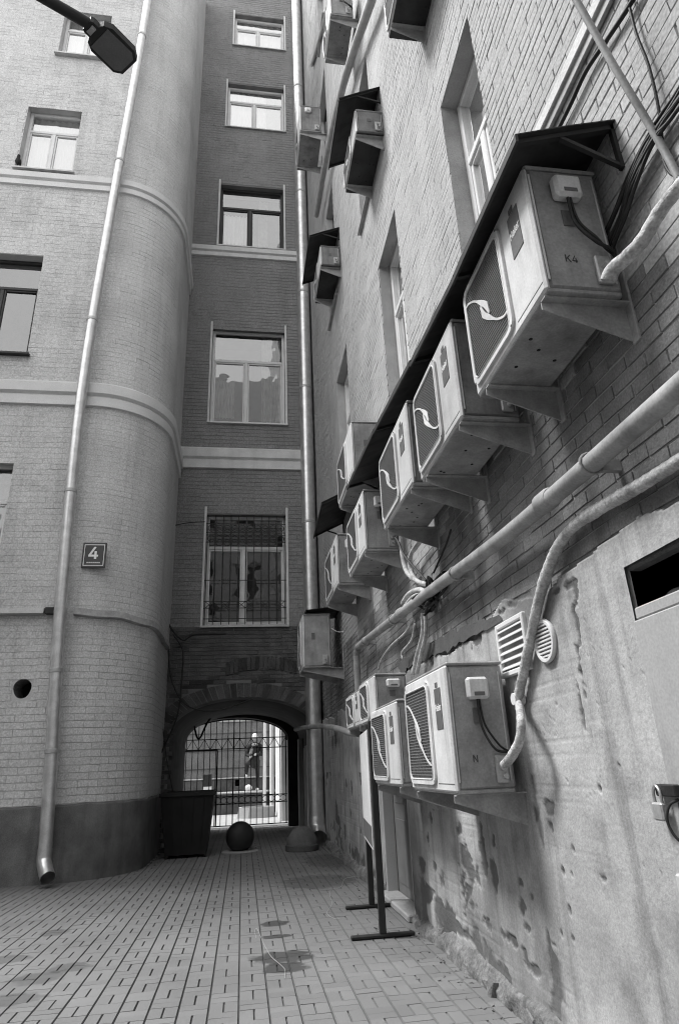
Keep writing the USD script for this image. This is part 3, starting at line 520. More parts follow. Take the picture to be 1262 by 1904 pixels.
# the house on the other side of the yard, behind the photographer: what the panes mirror, placed and raised to shade the alley
OB = thing('brick_building', 'pale house across the yard, unseen, mirrored in the panes, placed to shade the alley', 'building')
FO = Frame((0, -3.4, 0), (1, 0, 0), (0, -1, 0))
poly = sbox(-3.4, 0, 1.5, 21)
OW = [(-2.8 + 2.2 * i, -1.5 + 2.2 * i, 1.6 + 3.6 * j, 3.6 + 3.6 * j) for i in range(2) for j in range(5)]
for r in OW: poly = poly.difference(inset_rect(r))
build('wall', extr(poly, .4), 'mortar_left', OB, T=FO)
b = MB(); bx(b, -16, -3.6, -9.5, -9.0, 0, 12.5); bx(b, -3.598, -3.2, -9.5, -3.802, 0, 12.5); build('wing_wall', b, 'mortar_left', OB, kind='stuff'); b = MB(); bx(b, -11.5, -11, -8.9, 10, 0, 11); build('wing_wall', b, 'mortar_left', OB)  # unseen walls added to block sky light from the lower facades
for r in OW:
    b = MB(); u0, u1, v0, v1 = r
    for q in ((u0, u0 + .08, v0, v1), (u1 - .08, u1, v0, v1), (u0, u1, v1 - .08, v1 + .001), (u0, u1, v0, v0 + .08), ((u0 + u1) / 2 - .05, (u0 + u1) / 2 + .05, v0, v1)): bx(b, q[0] + .001, q[1] - .001, q[2] + .001, q[3] - .001, .14, .2)
    w = build('window', b, 'white_paint', OB, T=FO)
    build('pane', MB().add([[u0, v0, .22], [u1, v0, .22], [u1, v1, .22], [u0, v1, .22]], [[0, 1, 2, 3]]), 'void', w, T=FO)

# ================================================================== ground
g = MB(); g.add([(-60, -60, -.02), (60, -60, -.02), (60, 90, -.02), (-60, 90, -.02)], [[0, 1, 2, 3]])
meta(build('ground', g, 'joint_sand'), kind='structure')
b = MB(); n = 60
PV = meta(build('pavement', MB().add([(-12, -6, -.012), (W + .0, -6, -.012), (W + .0, 18, -.012), (-12, 18, -.012)], [[0, 1, 2, 3]]), 'joint_sand'), kind='structure')
cell = .174; vs = []
for i in range(-38, 10):
    for j in range(8, 103):
        x0, y0 = i * cell, j * cell; dz = rng.normal(0, .0012)
        if x0 < -6.3 or x0 > W or y0 > 17.6: continue
        if (i + j) % 2: parts = [(x0, y0, cell / 2, cell), (x0 + cell / 2, y0, cell / 2, cell)]
        else: parts = [(x0, y0, cell, cell / 2), (x0, y0 + cell / 2, cell, cell / 2)]
        for (x, y, sx, sy) in parts:
            if x + sx > W - .02: sx = W - .02 - x
            if sx < .03: continue
            gx0, gx1, gy = .0018, .0018, .0006
            if x == x0: gx0 = .0036
            if abs(x + sx - x0 - cell) < 1e-6: gx1 = .0036
            if (i + j) % 2: k_ = rng.uniform(.0022, .0036); gx0, gx1 = max(gx0, k_), max(gx1, k_)
            e = .0034; z = rng.normal(0, .0006); tx, ty = rng.normal(0, .0004, 2)
            xa, xb, ya_, yb_ = x + gx0, x + sx - gx1, y + gy, y + sy - gy
            vs.append([(xa, ya_, -.012), (xb, ya_, -.012), (xb, yb_, -.012), (xa, yb_, -.012), (xa + e, ya_ + e * .25, z - tx - ty), (xb - e, ya_ + e * .25, z + tx - ty), (xb - e, yb_ - e * .25, z + tx + ty), (xa + e, yb_ - e * .25, z - tx + ty)])
V = np.array(vs)
inside = lambda c: (c[:, 1] > YL + .05) & ((c[:, 0] < CX) | ((c[:, 0] < XS) & ((c[:, 1] > CY) | (np.hypot(c[:, 0] - CX, c[:, 1] - CY) < RAD))))
V = V[~inside(V.mean(1))]
d = dist(V); o = np.argsort(d)
STAINS_SHADING = [(525, 1780, .26, .13), (530, 1800, .18, .10), (510, 1718, .14, .10), (515, 1742, .14, .05), (590, 1640, .5, .4), (130, 1800, .16, .10), (70, 1820, .2, .12), (20, 1860, .22, .1), (100, 1735, .15, .1), (10, 1785, .2, .1), (620, 1600, .5, .6)]
sn = {'g': ('geometry', {}), 'oi': ('object_info', {}), 'n': ('noise_texture', {'scale': 11, 'detail': 6}), 'n2': ('noise_texture', {'scale': 190, 'detail': 3}), 'n3': ('noise_texture', {'scale': 1.1, 'detail': 5}),
      'ad': ('math', {'math_type': 'add'}), 'fr': ('math', {'math_type': 'fraction'}), 'ir': ('map_range', {'from_min': 0, 'from_max': 1, 'to_min': .91, 'to_max': 1.09}),
      'r2': ('map_range', {'from_min': .3, 'from_max': .7, 'to_min': .70, 'to_max': 1.30}), 'r3': ('map_range', {'from_min': .3, 'from_max': .7, 'to_min': .84, 'to_max': 1.12}),
      'a': ('math', {'math_type': 'multiply'}), 'b': ('math', {'math_type': 'multiply'}), 'k': ('math', {'math_type': 'multiply', 'value2': .165}), 'bp': ('bump', {'strength': .4, 'distance': .003}), 'p': ('principled_bsdf', {'roughness': .8, 'specular_ior_level': .3})}
sl = [('g.position', 'n.vector'), ('g.position', 'n2.vector'), ('g.position', 'n3.vector'), ('g.random_per_island', 'ad.value1'), ('oi.random', 'ad.value2'), ('ad.value', 'fr.value1'), ('fr.value', 'ir.value'), ('n2.fac', 'r2.value'), ('n3.fac', 'r3.value'),
      ('ir.result', 'a.value1'), ('r2.result', 'a.value2'), ('a.value', 'b.value1'), ('r3.result', 'b.value2'), ('b.value', 'k.value1'), ('n2.fac', 'bp.height'), ('bp.normal', 'p.normal')]
last = 'k.value'
for i, (px, py, rx, ry) in enumerate([(a_, b_, c_ * 1.2, d_ * 1.7) for a_, b_, c_, d_ in STAINS_SHADING]):                                      # damp and oil marks; those by the corner pipe also paint its dark shading
    c = at(px, py, Z=0)
    sn[f'mp{i}'] = ('mapping', {'location': (-c[0] / rx, -c[1] / ry, 0), 'scale': (1 / rx, 1 / ry, 0)}); sn[f'ln{i}'] = ('vector_math', {'math_type': 'length'}); sn[f'w{i}'] = ('math', {'math_type': 'multiply_add', 'value2': .9})
    sn[f'mm{i}'] = ('map_range', {'from_min': 1.1, 'from_max': 1.28, 'to_min': .33 if i < 4 else .62, 'to_max': 1, 'clamp': True}); sn[f'x{i}'] = ('math', {'math_type': 'multiply'})
    sl += [('g.position', f'mp{i}.vector'), (f'mp{i}.vector', f'ln{i}.vector1'), ('n.fac', f'w{i}.value1'), (f'ln{i}.value', f'w{i}.value3'), (f'w{i}.value', f'mm{i}.value'), (f'mm{i}.result', f'x{i}.value1'), (last, f'x{i}.value2')]
    last = f'x{i}.value'
sl.append((last, 'p.base_color'))
M['paver'] = usdkit.material(stage, '/World/Looks/stained_shaded_paver', sn, sl, surface='p.BSDF')
lay(PV, V, 'paver', d, 300, 'paver_field')
# yard behind the gate
b = MB(); bx(b, -9, 6, 17.62, 30, -.3, .03, .02); meta(build('rear_yard', b, 'concrete'), kind='structure')

# ================================================================== air conditioners
def rrect(w, h, r, n=5):
    p = []
    for cx, cz, a0 in ((w / 2 - r, h / 2 - r, 0), (-w / 2 + r, h / 2 - r, PI / 2), (-w / 2 + r, -h / 2 + r, PI), (w / 2 - r, -h / 2 + r, 1.5 * PI)):
        p += [(cx + r * math.cos(a), cz + r * math.sin(a)) for a in np.linspace(a0, a0 + PI / 2, n)]
    return Polygon(p)
def aircon(label, y_near, z0, w=.9, h=.68, d=.34, front=1.14, group=None, cover=True, style=0, bracket=True, wire=True, hatch_mark=None, dirty=False, rz=-90, loc=None, text=True, under='ac_side'):
    """local axes: x along the front as one reads it, -y out of the front, z up; origin on the wall under the middle"""
    a = thing('air_conditioner', label, 'air conditioner', loc or (W - .012, y_near + w / 2, z0), rz, group)
    yf = -(W - .012 - front) if loc is None else -(d + .12); yk = yf + d; body = 'ac_grey' if dirty else 'ac_white'
    b = MB(); bx(b, -w / 2, w / 2, yf + .02, yk, .03, h - .018, .016); build('casing', b, 'ac_side_dirty' if dirty else 'ac_side', a)
    b = MB(); bx(b, -w / 2 - .004, w / 2 + .004, yf + .012, yk + .006, h - .020, h, .008); build('lid', b, 'ac_side', a)
    b = MB(); bx(b, -w / 2 - .002, w / 2 + .002, yf, yf + .026, .022, h - .02, .012); fp = build('front_panel', b, body, a)
    b = MB(); bx(b, -w / 2 + .002, w / 2 - .002, yf + .01, yk - .01, .012, .034, .004); build('base_tray', b, under, a)  # black on some units: shadow of the underside put into the colour
    gx, gz, gw, gh = -w * .165, h * .5, w * .63, h * .84
    T = lambda y: (lambda v: np.c_[v[:, 0] + gx, np.full(len(v), y) - v[:, 2], v[:, 1] + gz])
    outer, inner = rrect(gw, gh, .06), rrect(gw - .05, gh - .05, .05)
    build('fan_surround', extr(outer.difference(inner), .016), body, fp, T=T(yf + .002))
    build('fan_shade', extr(inner.buffer(.003), .004), 'grille', fp, T=T(yf + .002))
    wr = MB(); nW = 34 if style < 2 else 24
    for i in range(1, nW):
        q = gw * (i / nW - .5); zz_ = (gh - .05) / 2 - .002; bar(wr, (gx + q, yf - .006, gz - zz_), (gx + q, yf - .006, gz + zz_), .0028, up=(0, 1, 0))
        q = gh * (i / nW - .5); xx_ = (gw - .05) / 2 - .002; bar(wr, (gx - xx_, yf - .0095, gz + q), (gx + xx_, yf - .0095, gz + q), .0035, up=(0, 1, 0))
    build('fan_guard', wr, 'grille_wire', fp)
    s = MB(); R = gh * .5 - .03; k = gw * .5 - .03                              # the swirl across the guard: two thin arcs that swell into flames at the middle
    for sg in (1, -1):
        S = curve([(-k, .70 * R), (-.80 * k, .68 * R), (-.45 * k, .50 * R), (-.16 * k, .22 * R), (.04 * k, -.06 * R), (.20 * k, -.20 * R)], 6) * sg
        tt = np.gradient(S, axis=0); tt /= np.linalg.norm(tt, axis=1, keepdims=True); nn_ = np.c_[-tt[:, 1], tt[:, 0]]; q_ = np.linspace(0, 1, len(S)); wd_ = .007 + .036 * np.clip((q_ - .45) / .3, 0, 1) * np.clip((1 - q_) / .22, 0, 1)
        A_, B_ = S + nn_ * wd_[:, None], S - nn_ * .004; n_ = len(S)
        vv = np.vstack([np.c_[A_[:, 0] + gx, np.full(n_, yf - .0165), A_[:, 1] + gz], np.c_[B_[:, 0] + gx, np.full(n_, yf - .0165), B_[:, 1] + gz]]); vv = np.vstack([vv, vv + [0, .005, 0]])
        s.add(vv, [[i, i + 1, n_ + i + 1, n_ + i] for i in range(n_ - 1)] + [[2 * n_ + i, 3 * n_ + i, 3 * n_ + i + 1, 2 * n_ + i + 1] for i in range(n_ - 1)] + [[i, 2 * n_ + i, 2 * n_ + i + 1, i + 1] for i in range(n_ - 1)] + [[n_ + i, n_ + i + 1, 3 * n_ + i + 1, 3 * n_ + i] for i in range(n_ - 1)])
    bd = np.array(inner.buffer(-.004).exterior.coords); tube(s, np.c_[bd[:, 0] + gx, np.full(len(bd), yf - .013), bd[:, 1] + gz], .005, 6, cap=False)
    for sx, sz in ((-1, -1), (-1, 1), (1, -1), (1, 1)):
        b = MB(); tube(b, [(gx + sx * (gw / 2 - .02), yf - .0155, gz + sz * (gh / 2 - .02)), (gx + sx * (gw / 2 - .02), yf - .013, gz + sz * (gh / 2 - .02))], .006, 8); build('screw', b, 'grille', fp)
    b = MB(); bx(b, gx + gw / 2 + .02, w / 2 - .01, yf - .0012, yf + .003, .062, .0665); build('panel_seam', b, 'grille', fp)
    build('swirl_trim', s, 'ac_white', fp)
    if text:
        lx, lz, lw, lh = w * .32, h * .66, w * .13, h * .32
        b = MB(); bx(b, lx - lw / 2, lx + lw / 2, yf - .003, yf + .002, lz - lh / 2, lz + lh / 2); lb = build('brand_label', b, 'ac_dark', a)
        t = meshkit.text_mesh('Haier', .036, .0015, bold=True); tv = np.array(t.vertices); tv[:, 0] *= lw * .92 / tv[:, 0].max()
        build('lettering', MB().add(np.c_[tv[:, 0] + lx - lw * .46, -tv[:, 2] + yf - .0032, tv[:, 1] + lz - .012], t.faces), 'letter', lb)
        b = MB(); bx(b, lx - lw * .28, lx + lw * .1, yf - .003, yf + .002, lz + lh / 2 + .008, lz + lh / 2 + .034); build('energy_sticker', b, 'ac_dark', a)
    xs = w / 2
    if cover:
        b = MB(); bx(b, xs - .004, xs + .05, yf + .11, yf + .235, h * .70, h * .87, .014); cv = build('valve_cover', b, 'ac_white', a)
        b = MB(); bx(b, xs + .049, xs + .0525, yf + .145, yf + .205, h * .725, h * .755, .003); build('hand_hole', b, 'grille', cv)
    b = MB(); bx(b, xs + .001, xs + .0035, yf + .14, yf + .19, h * .52, h * .64); build('rating_plate', b, 'ac_dark', a)
    b = MB(); bx(b, xs + .001, xs + .004, yf + .02, yf + .0285, .07, h - .06); build('seam', b, 'ac_grey', a); b = MB(); bx(b, xs + .001, xs + .004, yk - .03, yk - .024, .07, h - .06); build('seam', b, 'ac_grey', a)
    b = MB()
    for q, s_ in ((.045, .4), (.085, .46)): tube(b, [(xs, yk - s_ * d * .5, q + .05), (xs + .05, yk - s_ * d * .5, q + .05)], .013, 8)
    bx(b, xs, xs + .02, yk - .32 * d, yk - .12 * d, .06, .2, .006); build('valve', b, 'zinc_dull', a)
    if hatch_mark:
        t = meshkit.text_mesh(hatch_mark, .032, .001); tv = np.array(t.vertices)
        build('marker_scrawl', MB().add(np.c_[tv[:, 2] + xs + .0008, tv[:, 0] + yf + .11, tv[:, 1] * 1.15 + .17 - tv[:, 0] * .06], t.faces), 'graffiti', a)
    if wire:
        b = MB(); tube(b, curve([(xs + .03, yf + .165, h * .72), (xs + .035, yf + .17, h * .5), (xs + .06, yf + .22, h * .33), (xs + .04, yf + .30, h * .30), (xs + .01, yk - .01, h * .26)]), .007, 6)
        tube(b, curve([(xs + .03, yf + .175, h * .72), (xs + .03, yf + .19, h * .52), (xs + .045, yf + .24, h * .38), (xs + .03, yk - .06, h * .33), (xs + .01, yk - .01, h * .30)]), .006, 6)
        build('cable', b, 'rubber', a, smooth=60)
    # under the tray: drain holes
    b = MB()
    for i in range(7): x_, y_ = random.uniform(-.4, .4) * w, yf + random.uniform(.15, .85) * d; tube(b, [(x_, y_, .0105), (x_, y_, .013)], .009, 8)
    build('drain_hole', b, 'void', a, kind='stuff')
    if bracket:
        for x_ in (-w / 2 + .10, w / 2 - .06):
            b = MB(); y0 = yf + .005
            vv = []                                                            # a folded arm: deep at the wall, thin at the tip
            for sx in (-.003, .003): vv += [[x_ + sx, y0, .009], [x_ + sx, -.004, .009], [x_ + sx, -.004, -.16], [x_ + sx, y0, -.030]]
            b.add(vv, [[0, 1, 2, 3], [7, 6, 5, 4], [0, 4, 5, 1], [1, 5, 6, 2], [2, 6, 7, 3], [3, 7, 4, 0]]); bx(b, x_ - .003, x_ + .038, y0, -.004, .004, .0105)
            br = build('bracket_arm', b, 'bracket', a)
            b = MB(); bx(b, x_ - .004, x_ + .04, -.004, .008, -.175, .36, .002); build('wall_strip', b, 'bracket', br)
    return a
G1, G2 = 'air conditioners of the upper row under the long canopy', 'air conditioners of the lower row'
aircon('air conditioner nearest the camera in the upper row, under the highest canopy', 1.86, 2.975, w=.79, h=.70, front=1.155, group=G1, hatch_mark='K4')
aircon('second air conditioner of the upper row, dark streaked side, half behind the nearest unit', 2.84, 2.97, w=.83, h=.67, front=1.13, group=G1, dirty=True, wire=False)
aircon('third air conditioner of the upper row with ribbed grimy side', 3.83, 3.03, w=.93, h=.68, front=1.115, group=G1, dirty=True, wire=False, cover=False)
aircon('fourth air conditioner of the upper row above the bundle of pale hoses', 5.72, 3.19, w=.98, h=.66, front=1.14, group=G1)
aircon('last air conditioner of the upper row, beside the hanging square canopy', 7.45, 3.33, w=1.1, h=.68, front=1.12, group=G1)
aircon('large air conditioner low on the wall below the square louvre vent', 3.55, 1.105, w=.94, h=.705, front=1.118, group=G2, hatch_mark='N')
aircon('air conditioner above the sign stand, touching the large low unit', 4.92, 1.115, w=.98, h=.63, front=1.14, group=G2, wire=False)
aircon('small air conditioner where the thin pale hoses come down', 5.75, 1.63, w=.72, h=.42, d=.3, front=1.15, group=G2, style=2, cover=True, wire=False, text=False)
aircon('smallest air conditioner at the end of the low row next to the bent pipe', 6.62, 1.64, w=.8, h=.38, d=.28, front=1.16, group=G2, style=2, cover=False, wire=False)
aircon('pale air conditioner in the alley corner above the archway, broadside to the camera', 9.9, 2.70, w=.75, h=.85, d=.44, front=.90, style=2, cover=False, wire=False, text=False)
aircon('old air conditioner poking up behind the end of the long canopy', 6.15, 4.22, w=1.05, h=.66, front=1.14, style=1, cover=False, wire=False, text=False)
aircon('dark air conditioner on the upper wall under the broad black awning', 5.1, 8.1, w=.85, h=.40, front=1.2, style=1, cover=False, wire=False, text=False, dirty=True, under='black_sheet')  # tray blackened to paint its shaded underside
aircon('air conditioner under the lower black awning beside the corner drainpipe', 8.3, 9.1, w=.95, h=.45, front=1.18, style=1, cover=False, wire=False, text=False, dirty=True, under='black_sheet')  # black tray stands for the shade below
aircon('air conditioner hiding the joint of the corner drainpipe', 9.1, 13.35, w=.95, h=.75, d=.45, front=.98, style=1, cover=True, wire=False, text=False, dirty=True)
aircon('highest air conditioner on the wall with loose wires above', 5.75, 11.35, w=.7, h=.62, front=1.10, style=1, cover=True, wire=True, text=False)
aircon('air conditioner cut by the upper frame edge above the big window', 2.95, 7.42, w=.7, h=.5, front=1.22, style=1, cover=False, wire=False, text=False, dirty=True, under='black_sheet')  # underside shade painted as a black tray

# ================================================================== canopies
def canopy(label, y0, y1, zf, zw, xf, drop=.0, frame=True, group='black sheet canopies over the air conditioners', tilt=0.):
    c = thing('metal_canopy', label, 'canopy', (W, y0, zw), 0, group)
    L = y1 - y0; dx = xf - W; dz = zf - zw; b = MB(); t = .006; n = 9
    vv = []
    for s in (0, t):                                                            # slightly buckled sheet
        for i in range(n):
            for k in (0, .5, 1): vv.append([dx * k, L * i / (n - 1), dz * k - s + tilt * i / (n - 1) + .006 * math.sin(i * 1.7 + k * 3)])
    m_ = n * 3; f = []
    for i in range(n - 1):
        for k in (0, 1): p = i * 3 + k; f += [[p, p + 1, p + 4, p + 3], [m_ + p, m_ + p + 3, m_ + p + 4, m_ + p + 1]]
    for i in range(n - 1):
        for k in (0, 2): p = i * 3 + k; f.append([p, p + 3, m_ + p + 3, m_ + p])
    for e in (0, (n - 1) * 3):
        for k in (0, 1): p = e + k; f.append([p, p + 1, m_ + p + 1, m_ + p])
    build('sheet', b.add(vv, f), 'black_sheet', c)
    b = MB(); bar(b, (dx + .004, 0, dz - .022), (dx + .004, L, dz - .022 + tilt), .012, .036); build('front_lip', b, 'black_sheet', c)
    if frame:
        for y in (.03, L - .03):
            k = tilt * y / L
            b = MB(); bar(b, (-.0, y, -.02 + k), (dx, y, dz - .02 + k), .022); bar(b, (-.012, y, .0 + k), (-.012, y, -.26 + k), .022); bar(b, (-.012, y, -.25 + k), (dx * .55, y, dz * .55 - .03 + k), .018); build('strut', b, 'black', c)
    return c
canopy('black canopy over the nearest upper air conditioner, its end open to view', 1.70, 2.55, 3.64, 3.80, 1.06, tilt=.02)
canopy('black canopy over the second and third upper air conditioners', 2.56, 3.50, 3.70, 3.88, 1.08, tilt=.10)
canopy('black canopy section over the third upper air conditioner', 3.51, 4.75, 3.82, 3.98, 1.08, tilt=.16)
canopy('farthest section of the long black canopy below the old unit', 4.76, 6.25, 3.99, 4.14, 1.08, tilt=.12)
canopy('square black canopy hanging by the corner drainpipe over the last upper unit', 8.2, 9.35, 4.75, 5.0, 1.05, tilt=-.1)
canopy('small black canopy right on top of the alley corner air conditioner', 9.85, 10.75, 3.60, 3.66, .95, frame=False)
canopy('broad black awning under the barred upper window', 5.1, 6.1, 8.66, 8.95, 1.02, tilt=.05)
canopy('black awning lower on the wall next to the corner drainpipe', 8.3, 9.6, 9.75, 10.0, 1.0, tilt=.1)

# ================================================================== pipes and ducts
def drain(label, pts, r, m, bands, elbow=None, name='drainpipe'):
    p = thing(name, label, 'drainpipe'); b = MB(); tube(b, pts, r, 18); build('pipe', b, m, p, smooth=50)
    P_ = np.asarray(pts, float)
    for z in bands:
        i = np.searchsorted(-P_[:, 2], -z); i = min(max(i, 1), len(P_) - 1); t = (z - P_[i - 1, 2]) / (P_[i, 2] - P_[i - 1, 2]); c = P_[i - 1] * (1 - t) + P_[i] * t
        dv = P_[i] - P_[i - 1]; dv /= np.linalg.norm(dv)
        b = MB(); tube(b, [c - dv * .03, c - dv * .025, c + dv * .025, c + dv * .03], [r + .002, r + .009, r + .009, r + .002], 18); build('collar', b, 'zinc_dull', p, smooth=40)
        b = MB(); bar(b, c + [0, r, 0], c + [0, r + .12, 0], .02); build('clamp', b, 'bracket', p)
    if elbow is not None:
        b = MB(); tube(b, curve(elbow, 6), r * 1.04, 18, cap=False); build('spout', b, m, p, smooth=50)
    return p
yp = YL - .17
dl = [(-2.36, yp, 23.4), (-2.50, yp, 17.2), (-2.72, yp, 11.5), (-2.83, yp, 7.5), (-2.76, yp, 4.0), (-2.62, yp, 1.6), (-2.56, yp, .42)]
drain('bright zinc drainpipe on the front of the round-cornered house', curve(dl, 5), .088, 'zinc', [2.75, 1.65, 5.6, 9.0, 13.0, 17.0], elbow=[(-2.56, yp, .44), (-2.555, yp - .01, .30), (-2.50, yp - .10, .20), (-2.43, yp - .22, .12)])
cp_end = W - .19; cp = [(cp_end, YB - .2, z) for z in (20, 12, 6, 3, 1)] + [(cp_end, YB - .2, .42)]
drain('tall zinc drainpipe in the inner corner beside the archway', curve([(cp[0][0], YB - .2, 26)] + cp, 4), .15, 'zinc', [3.0, 6.2, 9.6, 12.4, 15.8, 20.], elbow=[(cp_end, YB - .2, .44), (cp_end, YB - .24, .27), (cp_end, YB - .36, .16), (cp_end, YB - .50, .11)])
def pipe(name, label, cat, pts, r, m, clips=(), sides=12, n=8, smooth=60, raw=False):
    p = thing(name, label, cat); b = MB(); pts = np.asarray(pts, float) if raw else curve(pts, n)
    if m == 'insul' and r > .013:                                               # tape wound round the foam: overlapping turns, lumps
        L_ = np.r_[0, np.cumsum(np.linalg.norm(np.diff(pts, axis=0), axis=1))]; tt_ = np.linspace(0, L_[-1], max(int(L_[-1] / .011), 8)); pts = np.stack([np.interp(tt_, L_, pts[:, k]) for k in range(3)], 1)
        r = r * (1 + .10 * ((tt_ / .055) % 1) + .22 * (meshkit.noise(np.c_[tt_ * 9, np.zeros(len(tt_)), np.zeros(len(tt_))], 3) - .5))
    tube(b, pts, r, sides); build('run', b, m, p, smooth=smooth)
    for c in clips:
        c = np.array(c, float); b = MB(); ring(b, c, np.max(r) + .006, .006, 'y', 14); bar(b, c + [np.max(r), 0, -.01], [W - .005, c[1], c[2] - .01], .03, .05); build('clip', b, 'bracket', p)
    return p
xw = W - .13
pipe('gas_pipe', 'thick grey gas pipe crossing the wall below the upper row and bending down', 'pipe',
     [(xw, .6, 2.40), (xw, 1.8, 2.40), (xw, 3.1, 2.42), (xw, 4.5, 2.50), (xw, 6.2, 2.585), (xw, 7.75, 2.66), (xw, 7.98, 2.63), (xw, 8.05, 2.5), (xw, 8.05, 2.0), (xw, 8.05, 1.75), (xw - .05, 8.2, 1.66), (xw - .1, 9.5, 1.80), (xw - .12, 11.0, 1.92), (1.2, 12.9, 2.02), (1.1, 14.2, 2.06)], .042, 'grey_pipe', clips=[(xw, 2.2, 2.405), (xw, 4.0, 2.465), (xw, 5.9, 2.57), (xw, 7.4, 2.64)], n=6)
for y_, z_ in ((2.62, 2.413), (5.6, 2.556)):
    b = MB(); tube(b, [(xw, y_ - .06, z_ - .002), (xw, y_ - .05, z_ - .002), (xw, y_ + .05, z_ + .002), (xw, y_ + .06, z_ + .002)], [.043, .051, .051, .043], 14); build('coupling', b, 'grey_pipe', stage.GetPrimAtPath('/World/gas_pipe'), smooth=40)
cd = [at(*p, X=W - .06) for p in [(1290, 838), (1262, 857), (1185, 905), (1110, 948), (1060, 985), (1028, 1035), (1003, 1110), (988, 1180), (972, 1255), (963, 1300)]]
pipe('conduit', 'pale conduit curving down past the round vent to the large low unit', 'conduit', cd, .026, 'insul', n=6)
b = MB(); c = cd[-1]; tube(b, [c + [-.03, 0, 0], c + [.03, 0, 0]], .032, 14); single('junction_box', b, 'white_paint', 'small round white junction box at the lower end of the pale conduit', 'junction box', smooth=40)
c2 = [at(*p, X=x) for p, x in (((964, 1305), W - .06), ((968, 1340), 1.40), ((966, 1375), 1.38), ((952, 1405), 1.36), ((937, 1423), 1.35))]
pipe('wrapped_hose', 'frayed tape-wrapped hose dropping from the round junction box', 'hose', c2, .022, 'insul', n=6)
c2 = [at(*p, X=x) for p, x in (((1290, 320), 1.46), ((1262, 347), 1.44), ((1225, 395), 1.42), ((1195, 445), 1.38), ((1165, 478), 1.36), ((1140, 500), 1.35), ((1130, 522), 1.34))]
pipe('wrapped_hose', 'thick tape-wrapped hose entering the side of the nearest upper unit', 'hose', c2, .026, 'insul', n=6)
pipe('metal_rod', 'thin pale rod slanting up across the upper corner over the nearest canopy', 'rod', [at(1272, 352, X=W - .02), at(1225, 262, X=1.50), at(1140, 120, X=1.40), at(1060, -20, X=1.30)], .014, 'grey_pipe', n=3)
for k, (pts, r, m, lb) in enumerate((([(1165, -10), (1182, 60), (1205, 120), (1222, 190), (1230, 250), (1232, 290), (1245, 320), (1268, 332)], .006, 'rubber', 'thin black cable looping down beside the slanting rod'),
        ([(1185, -15), (1160, 25), (1130, 70), (1090, 130), (1062, 190), (1035, 245)], .011, 'rubber', 'dark cable clipped to the wall below the pale trunking'))):
    pipe('wall_cable', lb, 'cable', [at(*p, X=W - .03) for p in pts], r, m, n=6, sides=7)
bun = thing('cable_bundle', 'bundle of black cables tied together behind the nearest upper unit', 'cable bundle')
for i in range(9):
    o = rng.normal(0, 7, 2); q = [(1290, 150), (1262, 190), (1232, 230), (1205, 275), (1175, 340), (1150, 410), (1125, 470), (1100, 530)]
    b = MB(); tube(b, curve([at(px + o[0] * (.5 + .5 * abs(j - 3) / 3) + rng.normal(0, 2), py + o[1], X=W - .04 - .01 * rng.random()) for j, (px, py) in enumerate(q)], 5), .008, 7); build('strand', b, 'rubber', bun, smooth=60)
b = MB(); tr = [at(1170, -45, X=W), at(1005, 243, X=W)]; y0, y1 = tr[0][1], 3.3; zt = 4.335
bx(b, W - .045, W - .009, .9, y1, zt, zt + .07, .004); single('cable_trunking', b, 'belt', 'pale square cable trunking running along the wall above the nearest canopy', 'trunking')
b = MB(); bx(b, W - .03, W - .009, .9, y1, zt - .055, zt - .004, .004); single('cable_trunking', b, 'bracket', 'grey flat trunking directly beneath the pale square one', 'trunking')
cg = [at(*p, X=W - .14) for p in ((705, -50), (690, 0), (640, 150), (605, 300), (588, 400))]
pipe('sloping_pipe', 'double pale pipe slanting down the upper wall to the corner drainpipe', 'pipe', cg, .058, 'zinc_dull', n=4)
cg = [at(*p, X=W - .05) for p in ((617, -20), (600, 50), (580, 120))]
pipe('sloping_pipe', 'dark thin pipe high up between corner drainpipe and wall', 'pipe', cg, .04, 'zinc_dull', n=4)
# pale hoses between the upper and lower units
hz = [([(745, 990), (747, 1030), (757, 1065), (780, 1083), (797, 1085)], .020), ([(783, 1000), (765, 1028), (762, 1055), (772, 1078), (795, 1088)], .018), ([(748, 1122), (760, 1105), (778, 1097), (790, 1100)], .022), ([(752, 1128), (768, 1110), (788, 1104)], .018),
      ([(785, 1140), (785, 1180), (775, 1220), (768, 1252)], .018), ([(790, 1140), (791, 1180), (783, 1215), (775, 1252)], .016), ([(770, 1150), (752, 1178), (728, 1200), (710, 1225), (703, 1245)], .011), ([(771, 1160), (765, 1190), (748, 1212), (748, 1225)], .010)]
HL_ = ['fat pale hose looping under the fourth upper unit', 'second fat pale hose, crossing behind the looping one', 'stub of pale hose bending up from the cable knot', 'short pale hose beside the bending stub', 'thick pale hose dropping to the large low unit', 'pale hose beside the thick one, nearer the camera', 'thin pale hose curving to the small low unit', 'thin kinked white wire left of the dropping hoses']
for (q, r), lb in zip(hz, HL_): pipe('hose', lb, 'hose', [at(*p, X=W - .09) for p in q], r, 'insul', n=5, sides=9)
kn = thing('cable_knot', 'tangle of black cables gathered at a wall box beside the gas pipe', 'cable bundle')
for i in range(10):
    c = at(800, 1115, X=W - .09); p = [c + [rng.normal(0, .03), rng.normal(0, .10), rng.normal(0, .06)] for _ in range(5)]; b = MB(); tube(b, curve(p, 5), .012, 6); build('strand', b, 'rubber', kn, smooth=60)
b = MB(); c = at(815, 1080, X=W - .06); bx(b, c[0], W, c[1] - .12, c[1] + .12, c[2] - .035, c[2] + .045, .006); build('box', b, 'black', kn)
pipe('wall_cable', 'black cable hanging from the third upper unit to the wall box', 'cable', [at(*p, X=W - .1) for p in ((838, 985), (830, 1010), (815, 1045), (806, 1065))], .008, 'rubber', n=5, sides=6)
